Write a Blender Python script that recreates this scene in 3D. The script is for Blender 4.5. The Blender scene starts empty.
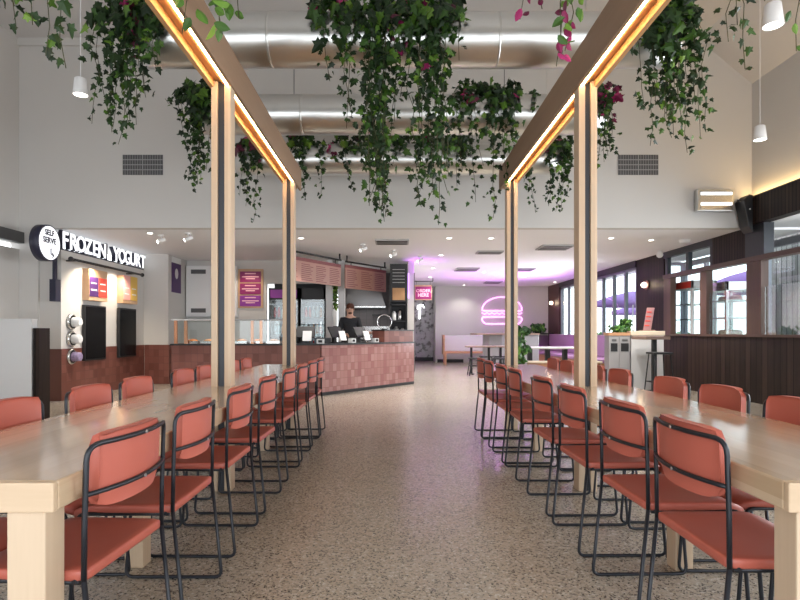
import bpy, math, random
from mathutils import Vector, Matrix
PI = math.pi
random.seed(11)
S = bpy.context.scene
C = S.collection

# ------------------------------------------------------------------ camera, world, light, exposure
FPX, VX, VY, HC = 560.0, 394.0, 332.0, 1.14          # focal length in px of an 800 px wide frame, vanishing point, eye height
cam = bpy.data.objects.new('camera', bpy.data.cameras.new('camera'))
C.objects.link(cam)
cam.location = (0, 0, HC)
cam.rotation_euler = (PI / 2, 0, 0)
cam.data.sensor_width = 36.0
cam.data.lens = FPX / 800 * 36.0
cam.data.shift_x = (400 - VX) / 800
cam.data.shift_y = (VY - 300) / 800
cam.data.clip_end = 300
S.camera = cam

W = bpy.data.worlds.new('world'); S.world = W; W.use_nodes = True
bg = W.node_tree.nodes['Background']
bg.inputs[0].default_value = (0.90, 0.95, 1.0, 1)
bg.inputs[1].default_value = 3.0

S.view_settings.view_transform = 'Standard'
S.view_settings.look = 'None'
S.view_settings.gamma = 1.0
S.view_settings.use_curve_mapping = False
S.view_settings.exposure = 0.15
S.cycles.use_denoising = True
S.cycles.max_bounces = 8
S.cycles.diffuse_bounces = 4
S.cycles.glossy_bounces = 4
S.cycles.transparent_max_bounces = 12
S.cycles.sample_clamp_indirect = 6.0
S.cycles.caustics_reflective = False

def lamp(name, kind, loc, energy, col=(1, 1, 1), rot=(0, 0, 0), size=.1, size_y=None, spot=None, parent=None):
    d = bpy.data.lights.new(name, kind); d.energy = energy; d.color = col
    if kind == 'AREA':
        d.size = size
        if size_y: d.shape = 'RECTANGLE'; d.size_y = size_y
        if size > 1.2: d.spread = 2.3
    else:
        d.shadow_soft_size = size
    if spot: d.spot_size = spot; d.spot_blend = .6
    o = bpy.data.objects.new(name, d); C.objects.link(o)
    o.location = loc; o.rotation_euler = rot
    return o

# unseen area lamps added to boost daylight from behind, right and far windows
lamp('daylight_fill_behind', 'AREA', (0.3, -1.9, 1.6), 70, (.93, .96, 1), (PI / 2, 0, 0), 11, 2.8)
lamp('daylight_fill_side', 'AREA', (6.75, 4.5, 1.9), 360, (.93, .96, 1), (0, PI / 2, 0), 3.0, 7.0)
lamp('daylight_fill_far', 'AREA', (5.6, 15.5, 1.5), 130, (.93, .96, 1), (0, PI / 2, 0), 1.3, 4.2)

# ------------------------------------------------------------------ helpers
def px(x, y, Y):
    return Vector(((x - VX) / FPX * Y, Y, HC + (VY - y) / FPX * Y))

class MB:
    def __init__(s): s.v = []; s.f = []; s.sm = []
    def quad(s, a, b, c, d):
        i = len(s.v); s.v += [Vector(a), Vector(b), Vector(c), Vector(d)]; s.f.append((i, i+1, i+2, i+3)); s.sm.append(False); return s
    def box(s, x0, x1, y0, y1, z0, z1):
        return s.obox((x0, y0, z0), (x1 - x0, 0, 0), (0, y1 - y0, 0), (0, 0, z1 - z0))
    def obox(s, o, u, v, w):
        o, u, v, w = Vector(o), Vector(u), Vector(v), Vector(w)
        if u.cross(v).dot(w) < 0: u, v = v, u
        i = len(s.v)
        s.v += [o, o+u, o+u+v, o+v, o+w, o+u+w, o+u+v+w, o+v+w]
        for q in ((0,3,2,1),(4,5,6,7),(0,1,5,4),(1,2,6,5),(2,3,7,6),(3,0,4,7)):
            s.f.append(tuple(i+k for k in q)); s.sm.append(False)
        return s
    def prism(s, pts, ext):
        ext = Vector(ext); pts = [Vector(p) for p in pts]; n = len(pts); i = len(s.v)
        nrm = Vector((0,0,0))
        for k in range(n): nrm += pts[k].cross(pts[(k+1) % n])
        if nrm.dot(ext) < 0: pts.reverse()
        s.v += pts + [p + ext for p in pts]
        s.f.append(tuple(i + k for k in reversed(range(n)))); s.f.append(tuple(i + n + k for k in range(n)))
        s.sm += [False, False]
        for k in range(n):
            j = (k+1) % n; s.f.append((i+k, i+j, i+n+j, i+n+k)); s.sm.append(False)
        return s
    def tube(s, path, r, n=8, closed=False):
        P = [Vector(p) for p in path]; m = len(P); i = len(s.v)
        def tan(k):
            a = P[(k-1) % m] if closed or k > 0 else P[k]; b = P[(k+1) % m] if closed or k < m-1 else P[k]
            return (b - a).normalized()
        t0 = tan(0); up = Vector((0,0,1)) if abs(t0.z) < .9 else Vector((1,0,0))
        nv = (up - t0 * up.dot(t0)).normalized()
        for k in range(m):
            t = tan(k); nv = nv - t * nv.dot(t)
            nv = nv.normalized() if nv.length > 1e-6 else t.orthogonal().normalized()
            b = t.cross(nv); rr = r[k] if isinstance(r, (list, tuple)) else r
            for q in range(n):
                a = 2*PI*q/n; s.v.append(P[k] + (nv*math.cos(a) + b*math.sin(a))*rr)
        for k in range(m if closed else m-1):
            j = (k+1) % m
            for q in range(n):
                p = (q+1) % n; s.f.append((i+k*n+q, i+k*n+p, i+j*n+p, i+j*n+q)); s.sm.append(True)
        if not closed:
            s.f.append(tuple(i+q for q in reversed(range(n)))); s.f.append(tuple(i+(m-1)*n+q for q in range(n))); s.sm += [False, False]
        return s
    def lathe(s, prof, o=(0,0,0), n=20, ax='z'):
        """prof: (radius, height) pairs; caps closed"""
        o = Vector(o); i = len(s.v); m = len(prof)
        for r, h in prof:
            for q in range(n):
                a = 2*PI*q/n; c, d = math.cos(a)*r, math.sin(a)*r
                s.v.append(o + (Vector((c,d,h)) if ax == 'z' else Vector((h,c,d)) if ax == 'x' else Vector((d,h,c))))
        for k in range(m-1):
            for q in range(n):
                p = (q+1) % n; s.f.append((i+k*n+q, i+k*n+p, i+(k+1)*n+p, i+(k+1)*n+q)); s.sm.append(True)
        s.f.append(tuple(i+q for q in reversed(range(n)))); s.f.append(tuple(i+(m-1)*n+q for q in range(n))); s.sm += [False, False]
        return s
    def ball(s, o, r, n=12, sc=(1,1,1)):
        o = Vector(o); pr = [(max(1e-4, r*math.sin(PI*k/8)), -r*math.cos(PI*k/8)) for k in range(9)]
        i = len(s.v); s.lathe(pr, (0,0,0), n)
        for k in range(i, len(s.v)):
            v = s.v[k]; s.v[k] = o + Vector((v.x*sc[0], v.y*sc[1], v.z*sc[2]))
        return s
    def grid(s, fn, nu, nv, thick_fn=None):
        i = len(s.v)
        for a in range(nu+1):
            for b in range(nv+1): s.v.append(Vector(fn(a/nu, b/nv)))
        for a in range(nu):
            for b in range(nv):
                k = i + a*(nv+1) + b; s.f.append((k, k+nv+1, k+nv+2, k+1)); s.sm.append(True)
        return s

def mesh_obj(name, me, m, parent=None, label=None):
    o = bpy.data.objects.new(name, me); C.objects.link(o)
    if m is not None:
        me.materials.clear(); me.materials.append(m)
    if parent is not None: o.parent = parent
    if label: o['label'] = label
    return o

def root_loc(p):
    while p is not None and p.parent is not None: p = p.parent
    return Vector(p.location) if p is not None else Vector((0,0,0))

def obj(name, mb, m, parent=None, label=None, bevel=0, seg=2, local=False):
    off = Vector((0,0,0)) if (local or parent is None) else root_loc(parent)
    me = bpy.data.meshes.new(name)
    me.from_pydata([tuple(v - off) for v in mb.v], [], mb.f)
    me.polygons.foreach_set('use_smooth', mb.sm)
    me.update()
    o = mesh_obj(name, me, m, parent, label)
    if bevel:
        b = o.modifiers.new('bevel', 'BEVEL'); b.width = bevel; b.segments = seg; b.limit_method = 'ANGLE'; b.angle_limit = .7
    return o

def tag(o, label, cat, group=None, kind=None):
    o['label'] = label; o['category'] = cat
    if group: o['group'] = group
    if kind: o['kind'] = kind
    return o

def thing(name, label, cat, loc=(0,0,0), group=None, rz=0):
    o = bpy.data.objects.new(name, None); C.objects.link(o); o.empty_display_size = .1
    o.location = loc; o.rotation_euler = (0,0,rz)
    return tag(o, label, cat, group)

def dup(o, parent=None, loc=None, rz=None, label=None, group=None):
    c = o.copy(); C.objects.link(c)
    if parent is not None:
        c.parent = parent
    if loc is not None: c.location = loc
    if rz is not None: c.rotation_euler = (0,0,rz)
    if label: c['label'] = label
    if group: c['group'] = group
    for ch in list(o.children): dup(ch, c)
    return c

def struct(name, mb, m, parent=None, bevel=0):
    o = obj(name, mb, m, parent, bevel=bevel)
    if parent is None: o['kind'] = 'structure'
    return o

def text_mesh(name, txt, size, o, right, up, m, parent, ext=.002, align='CENTER', off=0.0, label=None, space=1.0):
    cu = bpy.data.curves.new(name, 'FONT'); cu.body = txt; cu.size = size; cu.extrude = ext; cu.align_x = align; cu.align_y = 'CENTER'
    cu.offset = off; cu.resolution_u = 3; cu.space_character = space
    t = bpy.data.objects.new(name, cu); C.objects.link(t)
    bpy.context.view_layer.update()
    me = bpy.data.meshes.new_from_object(t.evaluated_get(bpy.context.evaluated_depsgraph_get()))
    bpy.data.objects.remove(t); bpy.data.curves.remove(cu)
    r, u = Vector(right).normalized(), Vector(up).normalized(); n = r.cross(u)
    M = Matrix((r, u, n)).transposed().to_4x4(); M.translation = Vector(o) - root_loc(parent)
    me.transform(M); me.name = name
    return mesh_obj(name, me, m, parent, label)

# ------------------------------------------------------------------ materials
def nodes(name):
    m = bpy.data.materials.new(name); m.use_nodes = True
    nt = m.node_tree; return m, nt, nt.nodes['Principled BSDF']
def link(nt, a, b): nt.links.new(a, b)
def plain(name, col, rough=.5, metal=0, emit=None, es=0, spec=None, noise=0, nscale=6, bump=0, bscale=60):
    m, nt, b = nodes(name)
    b.inputs['Base Color'].default_value = (*col, 1); b.inputs['Roughness'].default_value = rough; b.inputs['Metallic'].default_value = metal
    if spec is not None: b.inputs['Specular IOR Level'].default_value = spec
    if emit: b.inputs['Emission Color'].default_value = (*emit, 1); b.inputs['Emission Strength'].default_value = es
    tc = nt.nodes.new('ShaderNodeTexCoord')
    if noise:
        n = nt.nodes.new('ShaderNodeTexNoise'); n.inputs['Scale'].default_value = nscale; n.inputs['Detail'].default_value = 4
        link(nt, tc.outputs['Object'], n.inputs['Vector'])
        mx = nt.nodes.new('ShaderNodeMixRGB'); mx.inputs[1].default_value = tuple(c*(1-noise) for c in col) + (1,); mx.inputs[2].default_value = tuple(min(1, c*(1+noise)) for c in col) + (1,)
        link(nt, n.outputs['Fac'], mx.inputs[0]); link(nt, mx.outputs[0], b.inputs['Base Color'])
    if bump:
        n2 = nt.nodes.new('ShaderNodeTexNoise'); n2.inputs['Scale'].default_value = bscale; link(nt, tc.outputs['Object'], n2.inputs['Vector'])
        bp = nt.nodes.new('ShaderNodeBump'); bp.inputs['Strength'].default_value = bump; bp.inputs['Distance'].default_value = .01
        link(nt, n2.outputs['Fac'], bp.inputs['Height']); link(nt, bp.outputs[0], b.inputs['Normal'])
    return m
def wood(name, c0, c1, axis='y', rough=.4, plank=0.12, scale=9):
    """long grain along axis, glued staves of slightly different tone"""
    m, nt, b = nodes(name); tc = nt.nodes.new('ShaderNodeTexCoord'); mp = nt.nodes.new('ShaderNodeMapping')
    k = {'x': (.06, 1, 1), 'y': (1, .06, 1), 'z': (1, 1, .06)}[axis]
    mp.inputs['Scale'].default_value = k; link(nt, tc.outputs['Object'], mp.inputs[0])
    n = nt.nodes.new('ShaderNodeTexNoise'); n.inputs['Scale'].default_value = scale; n.inputs['Detail'].default_value = 6; n.inputs['Distortion'].default_value = .6
    link(nt, mp.outputs[0], n.inputs['Vector'])
    n2 = nt.nodes.new('ShaderNodeTexNoise'); n2.inputs['Scale'].default_value = scale*9; n2.inputs['Detail'].default_value = 3
    link(nt, mp.outputs[0], n2.inputs['Vector'])
    # stave tone
    sp = nt.nodes.new('ShaderNodeSeparateXYZ'); link(nt, tc.outputs['Object'], sp.inputs[0])
    ad = nt.nodes.new('ShaderNodeMath'); ad.operation = 'ADD'
    outs = {'x': ('Y', 'Z'), 'y': ('X', 'Z'), 'z': ('X', 'Y')}[axis]
    link(nt, sp.outputs[outs[0]], ad.inputs[0]); link(nt, sp.outputs[outs[1]], ad.inputs[1])
    dv = nt.nodes.new('ShaderNodeMath'); dv.operation = 'DIVIDE'; dv.inputs[1].default_value = plank; link(nt, ad.outputs[0], dv.inputs[0])
    fl = nt.nodes.new('ShaderNodeMath'); fl.operation = 'FLOOR'; link(nt, dv.outputs[0], fl.inputs[0])
    wn = nt.nodes.new('ShaderNodeTexWhiteNoise'); wn.noise_dimensions = '1D'; link(nt, fl.outputs[0], wn.inputs['W'])
    a1 = nt.nodes.new('ShaderNodeMath'); a1.operation = 'MULTIPLY_ADD'; a1.inputs[1].default_value = .45; link(nt, wn.outputs['Value'], a1.inputs[0])
    m1 = nt.nodes.new('ShaderNodeMath'); m1.operation = 'MULTIPLY'; m1.inputs[1].default_value = .55; link(nt, n.outputs['Fac'], m1.inputs[0]); link(nt, m1.outputs[0], a1.inputs[2])
    a2 = nt.nodes.new('ShaderNodeMath'); a2.operation = 'MULTIPLY_ADD'; a2.inputs[1].default_value = .25; link(nt, n2.outputs['Fac'], a2.inputs[0]); link(nt, a1.outputs[0], a2.inputs[2])
    cr = nt.nodes.new('ShaderNodeValToRGB'); cr.color_ramp.elements[0].position = .2; cr.color_ramp.elements[1].position = .95
    cr.color_ramp.elements[0].color = (*c0, 1); cr.color_ramp.elements[1].color = (*c1, 1)
    link(nt, a2.outputs[0], cr.inputs[0]); link(nt, cr.outputs[0], b.inputs['Base Color']); b.inputs['Roughness'].default_value = rough
    return m
def tiles(name, cols, size, axis, grout=(.16,.1,.09), rough=.25):
    """square glazed wall tiles, each of its own tone, in the plane of axis (horizontal) and z"""
    m, nt, b = nodes(name); g = nt.nodes.new('ShaderNodeNewGeometry')
    dt = nt.nodes.new('ShaderNodeVectorMath'); dt.operation = 'DOT_PRODUCT'; dt.inputs[1].default_value = axis; link(nt, g.outputs['Position'], dt.inputs[0])
    sp = nt.nodes.new('ShaderNodeSeparateXYZ'); link(nt, g.outputs['Position'], sp.inputs[0])
    cb = nt.nodes.new('ShaderNodeCombineXYZ')
    for src, k, sz in ((dt.outputs['Value'], 0, size[0]), (sp.outputs['Z'], 1, size[1])):
        dv = nt.nodes.new('ShaderNodeMath'); dv.operation = 'DIVIDE'; dv.inputs[1].default_value = sz; link(nt, src, dv.inputs[0]); link(nt, dv.outputs[0], cb.inputs[k])
    fl = nt.nodes.new('ShaderNodeVectorMath'); fl.operation = 'FLOOR'; link(nt, cb.outputs[0], fl.inputs[0])
    wn = nt.nodes.new('ShaderNodeTexWhiteNoise'); wn.noise_dimensions = '2D'; link(nt, fl.outputs[0], wn.inputs['Vector'])
    cr = nt.nodes.new('ShaderNodeValToRGB'); e = cr.color_ramp.elements
    while len(e) < len(cols): e.new(.5)
    for i, c in enumerate(cols): e[i].position = i/(len(cols)-1); e[i].color = (*c, 1)
    link(nt, wn.outputs['Value'], cr.inputs[0])
    fr = nt.nodes.new('ShaderNodeVectorMath'); fr.operation = 'FRACTION'; link(nt, cb.outputs[0], fr.inputs[0])
    s2 = nt.nodes.new('ShaderNodeSeparateXYZ'); link(nt, fr.outputs[0], s2.inputs[0])
    mn = nt.nodes.new('ShaderNodeMath'); mn.operation = 'MINIMUM'; link(nt, s2.outputs['X'], mn.inputs[0]); link(nt, s2.outputs['Y'], mn.inputs[1])
    lt = nt.nodes.new('ShaderNodeMath'); lt.operation = 'LESS_THAN'; lt.inputs[1].default_value = .05; link(nt, mn.outputs[0], lt.inputs[0])
    mx = nt.nodes.new('ShaderNodeMixRGB'); mx.inputs[2].default_value = (*grout, 1); link(nt, lt.outputs[0], mx.inputs[0]); link(nt, cr.outputs[0], mx.inputs[1])
    link(nt, mx.outputs[0], b.inputs['Base Color']); b.inputs['Roughness'].default_value = rough
    return m
def slats(name, c0, c1, width, axis, gap=.12, rough=.5):
    """vertical boards along z with dark joints"""
    m, nt, b = nodes(name); g = nt.nodes.new('ShaderNodeNewGeometry')
    dt = nt.nodes.new('ShaderNodeVectorMath'); dt.operation = 'DOT_PRODUCT'; dt.inputs[1].default_value = axis; link(nt, g.outputs['Position'], dt.inputs[0])
    dv = nt.nodes.new('ShaderNodeMath'); dv.operation = 'DIVIDE'; dv.inputs[1].default_value = width; link(nt, dt.outputs['Value'], dv.inputs[0])
    fl = nt.nodes.new('ShaderNodeMath'); fl.operation = 'FLOOR'; link(nt, dv.outputs[0], fl.inputs[0])
    wn = nt.nodes.new('ShaderNodeTexWhiteNoise'); wn.noise_dimensions = '1D'; link(nt, fl.outputs[0], wn.inputs['W'])
    mp = nt.nodes.new('ShaderNodeMapping'); mp.inputs['Scale'].default_value = (14, 14, 1.2); link(nt, g.outputs['Position'], mp.inputs[0])
    n = nt.nodes.new('ShaderNodeTexNoise'); n.inputs['Scale'].default_value = 2; n.inputs['Detail'].default_value = 6; link(nt, mp.outputs[0], n.inputs['Vector'])
    ad = nt.nodes.new('ShaderNodeMath'); ad.operation = 'MULTIPLY_ADD'; ad.inputs[1].default_value = .5; link(nt, wn.outputs['Value'], ad.inputs[0])
    ml = nt.nodes.new('ShaderNodeMath'); ml.operation = 'MULTIPLY'; ml.inputs[1].default_value = .6; link(nt, n.outputs['Fac'], ml.inputs[0]); link(nt, ml.outputs[0], ad.inputs[2])
    cr = nt.nodes.new('ShaderNodeValToRGB'); cr.color_ramp.elements[0].color = (*c0, 1); cr.color_ramp.elements[1].color = (*c1, 1)
    cr.color_ramp.elements[0].position = .2; cr.color_ramp.elements[1].position = .85
    link(nt, ad.outputs[0], cr.inputs[0])
    fr = nt.nodes.new('ShaderNodeMath'); fr.operation = 'FRACT'; link(nt, dv.outputs[0], fr.inputs[0])
    lt = nt.nodes.new('ShaderNodeMath'); lt.operation = 'LESS_THAN'; lt.inputs[1].default_value = gap; link(nt, fr.outputs[0], lt.inputs[0])
    mx = nt.nodes.new('ShaderNodeMixRGB'); mx.inputs[2].default_value = (c0[0]*.25, c0[1]*.25, c0[2]*.25, 1); link(nt, lt.outputs[0], mx.inputs[0]); link(nt, cr.outputs[0], mx.inputs[1])
    link(nt, mx.outputs[0], b.inputs['Base Color']); b.inputs['Roughness'].default_value = rough; b.inputs['Specular IOR Level'].default_value = .2
    return m
def leafmat(name, cols, rough=.45):
    m, nt, b = nodes(name); g = nt.nodes.new('ShaderNodeNewGeometry'); b.inputs['Specular IOR Level'].default_value = .25
    cr = nt.nodes.new('ShaderNodeValToRGB'); e = cr.color_ramp.elements
    while len(e) < len(cols): e.new(.5)
    for i, (p, c) in enumerate(cols): e[i].position = p; e[i].color = (*c, 1)
    link(nt, g.outputs['Random Per Island'], cr.inputs[0]); link(nt, cr.outputs[0], b.inputs['Base Color'])
    b.inputs['Roughness'].default_value = rough
    return m
def glassmat(name, tint=(.93,.97,.97), refl=.07):
    m = bpy.data.materials.new(name); m.use_nodes = True; nt = m.node_tree; nt.nodes.clear()
    o = nt.nodes.new('ShaderNodeOutputMaterial'); t = nt.nodes.new('ShaderNodeBsdfTransparent'); t.inputs[0].default_value = (*tint, 1)
    g = nt.nodes.new('ShaderNodeBsdfGlossy'); g.inputs['Roughness'].default_value = .02
    x = nt.nodes.new('ShaderNodeMixShader'); x.inputs[0].default_value = refl
    link(nt, t.outputs[0], x.inputs[1]); link(nt, g.outputs[0], x.inputs[2]); link(nt, x.outputs[0], o.inputs[0]); return m
def floormat():
    m, nt, b = nodes('polished_terrazzo'); tc = nt.nodes.new('ShaderNodeTexCoord')
    v = nt.nodes.new('ShaderNodeTexVoronoi'); v.inputs['Scale'].default_value = 88; link(nt, tc.outputs['Object'], v.inputs['Vector'])
    wn = nt.nodes.new('ShaderNodeTexWhiteNoise'); link(nt, v.outputs['Position'], wn.inputs['Vector'])
    cr = nt.nodes.new('ShaderNodeValToRGB'); cr.color_ramp.interpolation = 'CONSTANT'; e = cr.color_ramp.elements
    for k in range(4): e.new(.5)
    for i, (p, c) in enumerate([(0,(.055,.05,.048)),(.18,(.19,.17,.15)),(.32,(.38,.345,.295)),(.55,(.46,.42,.36)),(.78,(.38,.32,.25)),(.9,(.60,.57,.52))]):
        e[i].position = p; e[i].color = (*c, 1)
    link(nt, wn.outputs['Value'], cr.inputs[0])
    n = nt.nodes.new('ShaderNodeTexNoise'); n.inputs['Scale'].default_value = 120; n.inputs['Detail'].default_value = 2; link(nt, tc.outputs['Object'], n.inputs['Vector'])
    st = nt.nodes.new('ShaderNodeMapRange'); st.inputs['From Min'].default_value = .42; st.inputs['From Max'].default_value = .56; link(nt, n.outputs['Fac'], st.inputs['Value'])
    mx = nt.nodes.new('ShaderNodeMixRGB'); mx.inputs[1].default_value = (.45,.405,.34,1); link(nt, st.outputs[0], mx.inputs[0]); link(nt, cr.outputs[0], mx.inputs[2])
    n3 = nt.nodes.new('ShaderNodeTexNoise'); n3.inputs['Scale'].default_value = .8; n3.inputs['Detail'].default_value = 3; link(nt, tc.outputs['Object'], n3.inputs['Vector'])
    hs = nt.nodes.new('ShaderNodeMixRGB'); hs.blend_type = 'MULTIPLY'; hs.inputs[2].default_value = (.82,.78,.70,1)
    link(nt, n3.outputs['Fac'], hs.inputs[0]); link(nt, mx.outputs[0], hs.inputs[1]); link(nt, hs.outputs[0], b.inputs['Base Color'])
    b.inputs['Roughness'].default_value = .24
    return m
def mosaicmat():
    m, nt, b = nodes('leopard_mosaic'); g = nt.nodes.new('ShaderNodeNewGeometry')
    n = nt.nodes.new('ShaderNodeTexNoise'); n.inputs['Scale'].default_value = 5.5; n.inputs['Detail'].default_value = 3; link(nt, g.outputs['Position'], n.inputs['Vector'])
    cr = nt.nodes.new('ShaderNodeValToRGB'); e = cr.color_ramp.elements; e.new(.5); e.new(.5)
    for i, (p, c) in enumerate([(.30,(.03,.03,.03)),(.43,(.16,.15,.15)),(.47,(.42,.41,.42)),(.75,(.55,.54,.55))]): e[i].position = p; e[i].color = (*c, 1)
    link(nt, n.outputs['Fac'], cr.inputs[0]); link(nt, cr.outputs[0], b.inputs['Base Color']); b.inputs['Roughness'].default_value = .3
    return m

M = {}
M['floor'] = floormat()
M['white_wall'] = plain('white_wall', (.62,.60,.575), .8, noise=.03, nscale=1.5, bump=.05)
M['low_ceiling'] = plain('low_ceiling_paint', (.85,.85,.87), .6)
M['high_ceiling'] = plain('high_ceiling_paint', (.62,.60,.59), .8)
M['tile_red_x'] = tiles('red_glazed_tiles', [(.14,.042,.03),(.18,.06,.045),(.22,.08,.06),(.16,.05,.036)], (.11,.15), (1,0,0), grout=(.13,.05,.04), rough=.5)
M['tile_red_y'] = tiles('red_glazed_tiles_along', [(.15,.045,.032),(.19,.065,.047),(.23,.085,.065),(.17,.055,.04)], (.14,.15), (0,1,0), grout=(.14,.055,.042), rough=.45)
M['tile_pink'] = tiles('pink_glazed_tiles', [(.27,.125,.122),(.31,.155,.148),(.37,.21,.20),(.29,.14,.134)], (.10,.14), (.601,.799,0), grout=(.23,.12,.11), rough=.22)
M['oak'] = wood('pale_oak', (.44,.31,.185), (.64,.49,.34), 'y', .24, .09)
for k_, v_ in (('Coat Weight', .6), ('Coat Roughness', .12)): M['oak'].node_tree.nodes['Principled BSDF'].inputs[k_].default_value = v_
M['oak_z'] = wood('pale_oak_upright', (.46,.335,.22), (.64,.50,.36), 'z', .45, .5)
M['oak_end'] = wood('pale_oak_crossgrain', (.48,.345,.22), (.68,.525,.37), 'x', .4, .09)
M['beam'] = wood('beam_timber', (.21,.125,.075), (.34,.22,.14), 'y', .55, .4, 5)
M['lath'] = wood('oak_led_tint', (.44,.23,.09), (.62,.37,.17), 'y', .5, .3)  # orange of the LED glow is put into this wood colour
M['steel_dark'] = plain('dark_steel', (.03,.034,.042), .45, .3)
M['black'] = plain('matt_black', (.012,.012,.014), .5)
M['frame'] = plain('black_powder_coat', (.012,.014,.02), .38, .2)
M['coral'] = plain('coral_vinyl', (.46,.115,.08), .42, noise=.06, nscale=5, bump=.03, bscale=300)
M['screw'] = plain('screw_steel', (.6,.6,.6), .3, 1)
M['galv'] = plain('galvanised_steel', (.64,.64,.62), .30, 1, noise=.08, nscale=3, bump=.02, bscale=4)
M['stainless'] = plain('brushed_stainless', (.6,.6,.59), .25, 1)
M['stainless_dark'] = plain('smoky_stainless', (.15,.145,.145), .28, 1)
M['led'] = plain('led_strip', (1,1,1), .5, emit=(1,.60,.28), es=30)
M['cove'] = plain('cove_strip', (1,1,1), .5, emit=(1,.66,.28), es=16)
M['lamp_on'] = plain('lit_lens', (1,1,1), .5, emit=(1,.93,.82), es=9)
M['lamp_cool'] = plain('lit_tube', (1,1,1), .4, emit=(.9,.95,1), es=1.6)
M['white'] = plain('white_enamel', (.80,.80,.80), .4)
M['offwhite'] = plain('offwhite_laminate', (.66,.66,.66), .45)
M['grille'] = plain('grille_grey', (.10,.10,.105), .5)
M['grille_bar'] = plain('grille_bars', (.36,.36,.36), .5)
M['dark_timber'] = slats('dark_timber_boards', (.014,.009,.007), (.045,.027,.021), .14, (0,1,0))
M['dark_timber_fine'] = slats('dark_timber_battens', (.010,.006,.005), (.035,.02,.015), .075, (0,1,0), gap=.3)
M['dark_timber_x'] = slats('dark_timber_return', (.014,.009,.007), (.045,.027,.021), .14, (1,0,0))
M['brown_post'] = wood('brown_stained_post', (.05,.025,.017), (.12,.062,.044), 'z', .5, .3)
M['rail_wood'] = wood('brown_stained_rail', (.05,.026,.018), (.12,.066,.046), 'y', .45, .3)
M['glass'] = glassmat('clear_glass')
M['alu'] = plain('grey_window_aluminium', (.20,.21,.24), .4, .5)
M['neon'] = plain('neon_pink', (1,1,1), .5, emit=(1.0,.30,1.0), es=2.2)
M['neon_white'] = plain('neon_white', (1,1,1), .5, emit=(.95,.95,1), es=4)
M['mosaic'] = mosaicmat()
M['magenta'] = plain('magenta_print', (.27,.010,.12), .4, noise=.25, nscale=2)
M['violet'] = plain('violet_print', (.27,.03,.30), .4, noise=.3, nscale=2)
M['print_pink'] = plain('pale_pink_lettering', (.9,.5,.6), .5)
M['ply'] = wood('birch_ply', (.48,.28,.16), (.66,.44,.28), 'z', .5, .5)
M['menu'] = plain('salmon_menu_face', (.40,.20,.155), .5, noise=.06, nscale=2)
M['menu_text'] = plain('menu_print', (.20,.05,.05), .6)
M['screen'] = plain('black_screen', (.006,.006,.007), .15, spec=.1)
M['sign_white'] = plain('lit_sign_face', (.9,.9,.9), .4, emit=(.92,.94,1), es=.9)
M['navy'] = plain('navy_sign_side', (.02,.02,.045), .4)
M['purple'] = plain('purple_print', (.07,.02,.13), .5)
M['red'] = plain('red_print', (.72,.06,.04), .5)
M['pinkp'] = plain('pink_print', (.85,.42,.38), .5)
M['yellow'] = plain('yellow_print', (.75,.48,.10), .5)
M['lilac'] = plain('lilac_vinyl', (.36,.21,.34), .5, noise=.06)
M['warm_wood'] = wood('warm_bench_wood', (.36,.17,.08), (.55,.30,.16), 'x', .4, .3)
M['skin'] = plain('skin', (.58,.33,.24), .5)
M['hair'] = plain('auburn_hair', (.10,.03,.015), .6)
M['shirt'] = plain('black_shirt', (.02,.02,.025), .8)
M['vine'] = plain('vine_stem', (.05,.05,.018), .7)
M['ivy'] = leafmat('ivy_leaves', [(0,(.007,.018,.006)),(.5,(.014,.036,.008)),(.8,(.028,.075,.010)),(.95,(.07,.15,.015)),(1,(.14,.24,.03))])
M['ivy_light'] = leafmat('pale_green_leaves', [(0,(.035,.085,.02)),(.5,(.07,.16,.025)),(1,(.20,.34,.05))])
M['red_leaf'] = leafmat('crimson_leaves', [(0,(.05,.008,.018)),(.4,(.18,.012,.06)),(1,(.45,.03,.16))])
M['plant'] = leafmat('indoor_plant_leaves', [(0,(.015,.05,.015)),(.6,(.04,.12,.025)),(1,(.12,.25,.04))])
M['grey_slat'] = slats('weathered_grey_boards', (.10,.10,.10), (.32,.31,.30), .16, (0,1,0), gap=.15)
M['ground'] = plain('outdoor_paving', (.55,.53,.50), .8, noise=.08, nscale=2)
M['umbrella'] = plain('purple_canvas', (.17,.09,.30), .8)
M['cream'] = plain('cream_stone', (.70,.60,.46), .4, noise=.05)
M['grey_lam'] = plain('grey_laminate', (.27,.26,.27), .45)
M['brown_top'] = plain('brown_laminate', (.27,.18,.14), .4)
M['cardboard'] = plain('cardboard', (.42,.24,.12), .8, noise=.2, nscale=8)
M['kitchen_wall'] = tiles('kitchen_wall_tiles', [(.11,.095,.10),(.14,.12,.125),(.125,.105,.11)], (.2,.1), (1,0,0), grout=(.08,.075,.075), rough=.35)
M['paper'] = plain('white_paper', (.85,.85,.85), .6)
M['fridge_glow'] = plain('fridge_back_panel', (.10,.11,.14), .5, emit=(.75,.88,1), es=.06)
M['bottle_red'] = plain('red_drink', (.5,.03,.04), .25)
M['bottle_pale'] = plain('pale_drink', (.5,.6,.65), .25)
M['bottle_amber'] = plain('amber_drink', (.5,.2,.05), .25)
M['hedge'] = leafmat('outdoor_hedge_leaves', [(0,(.05,.10,.04)),(1,(.16,.26,.10))])

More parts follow.
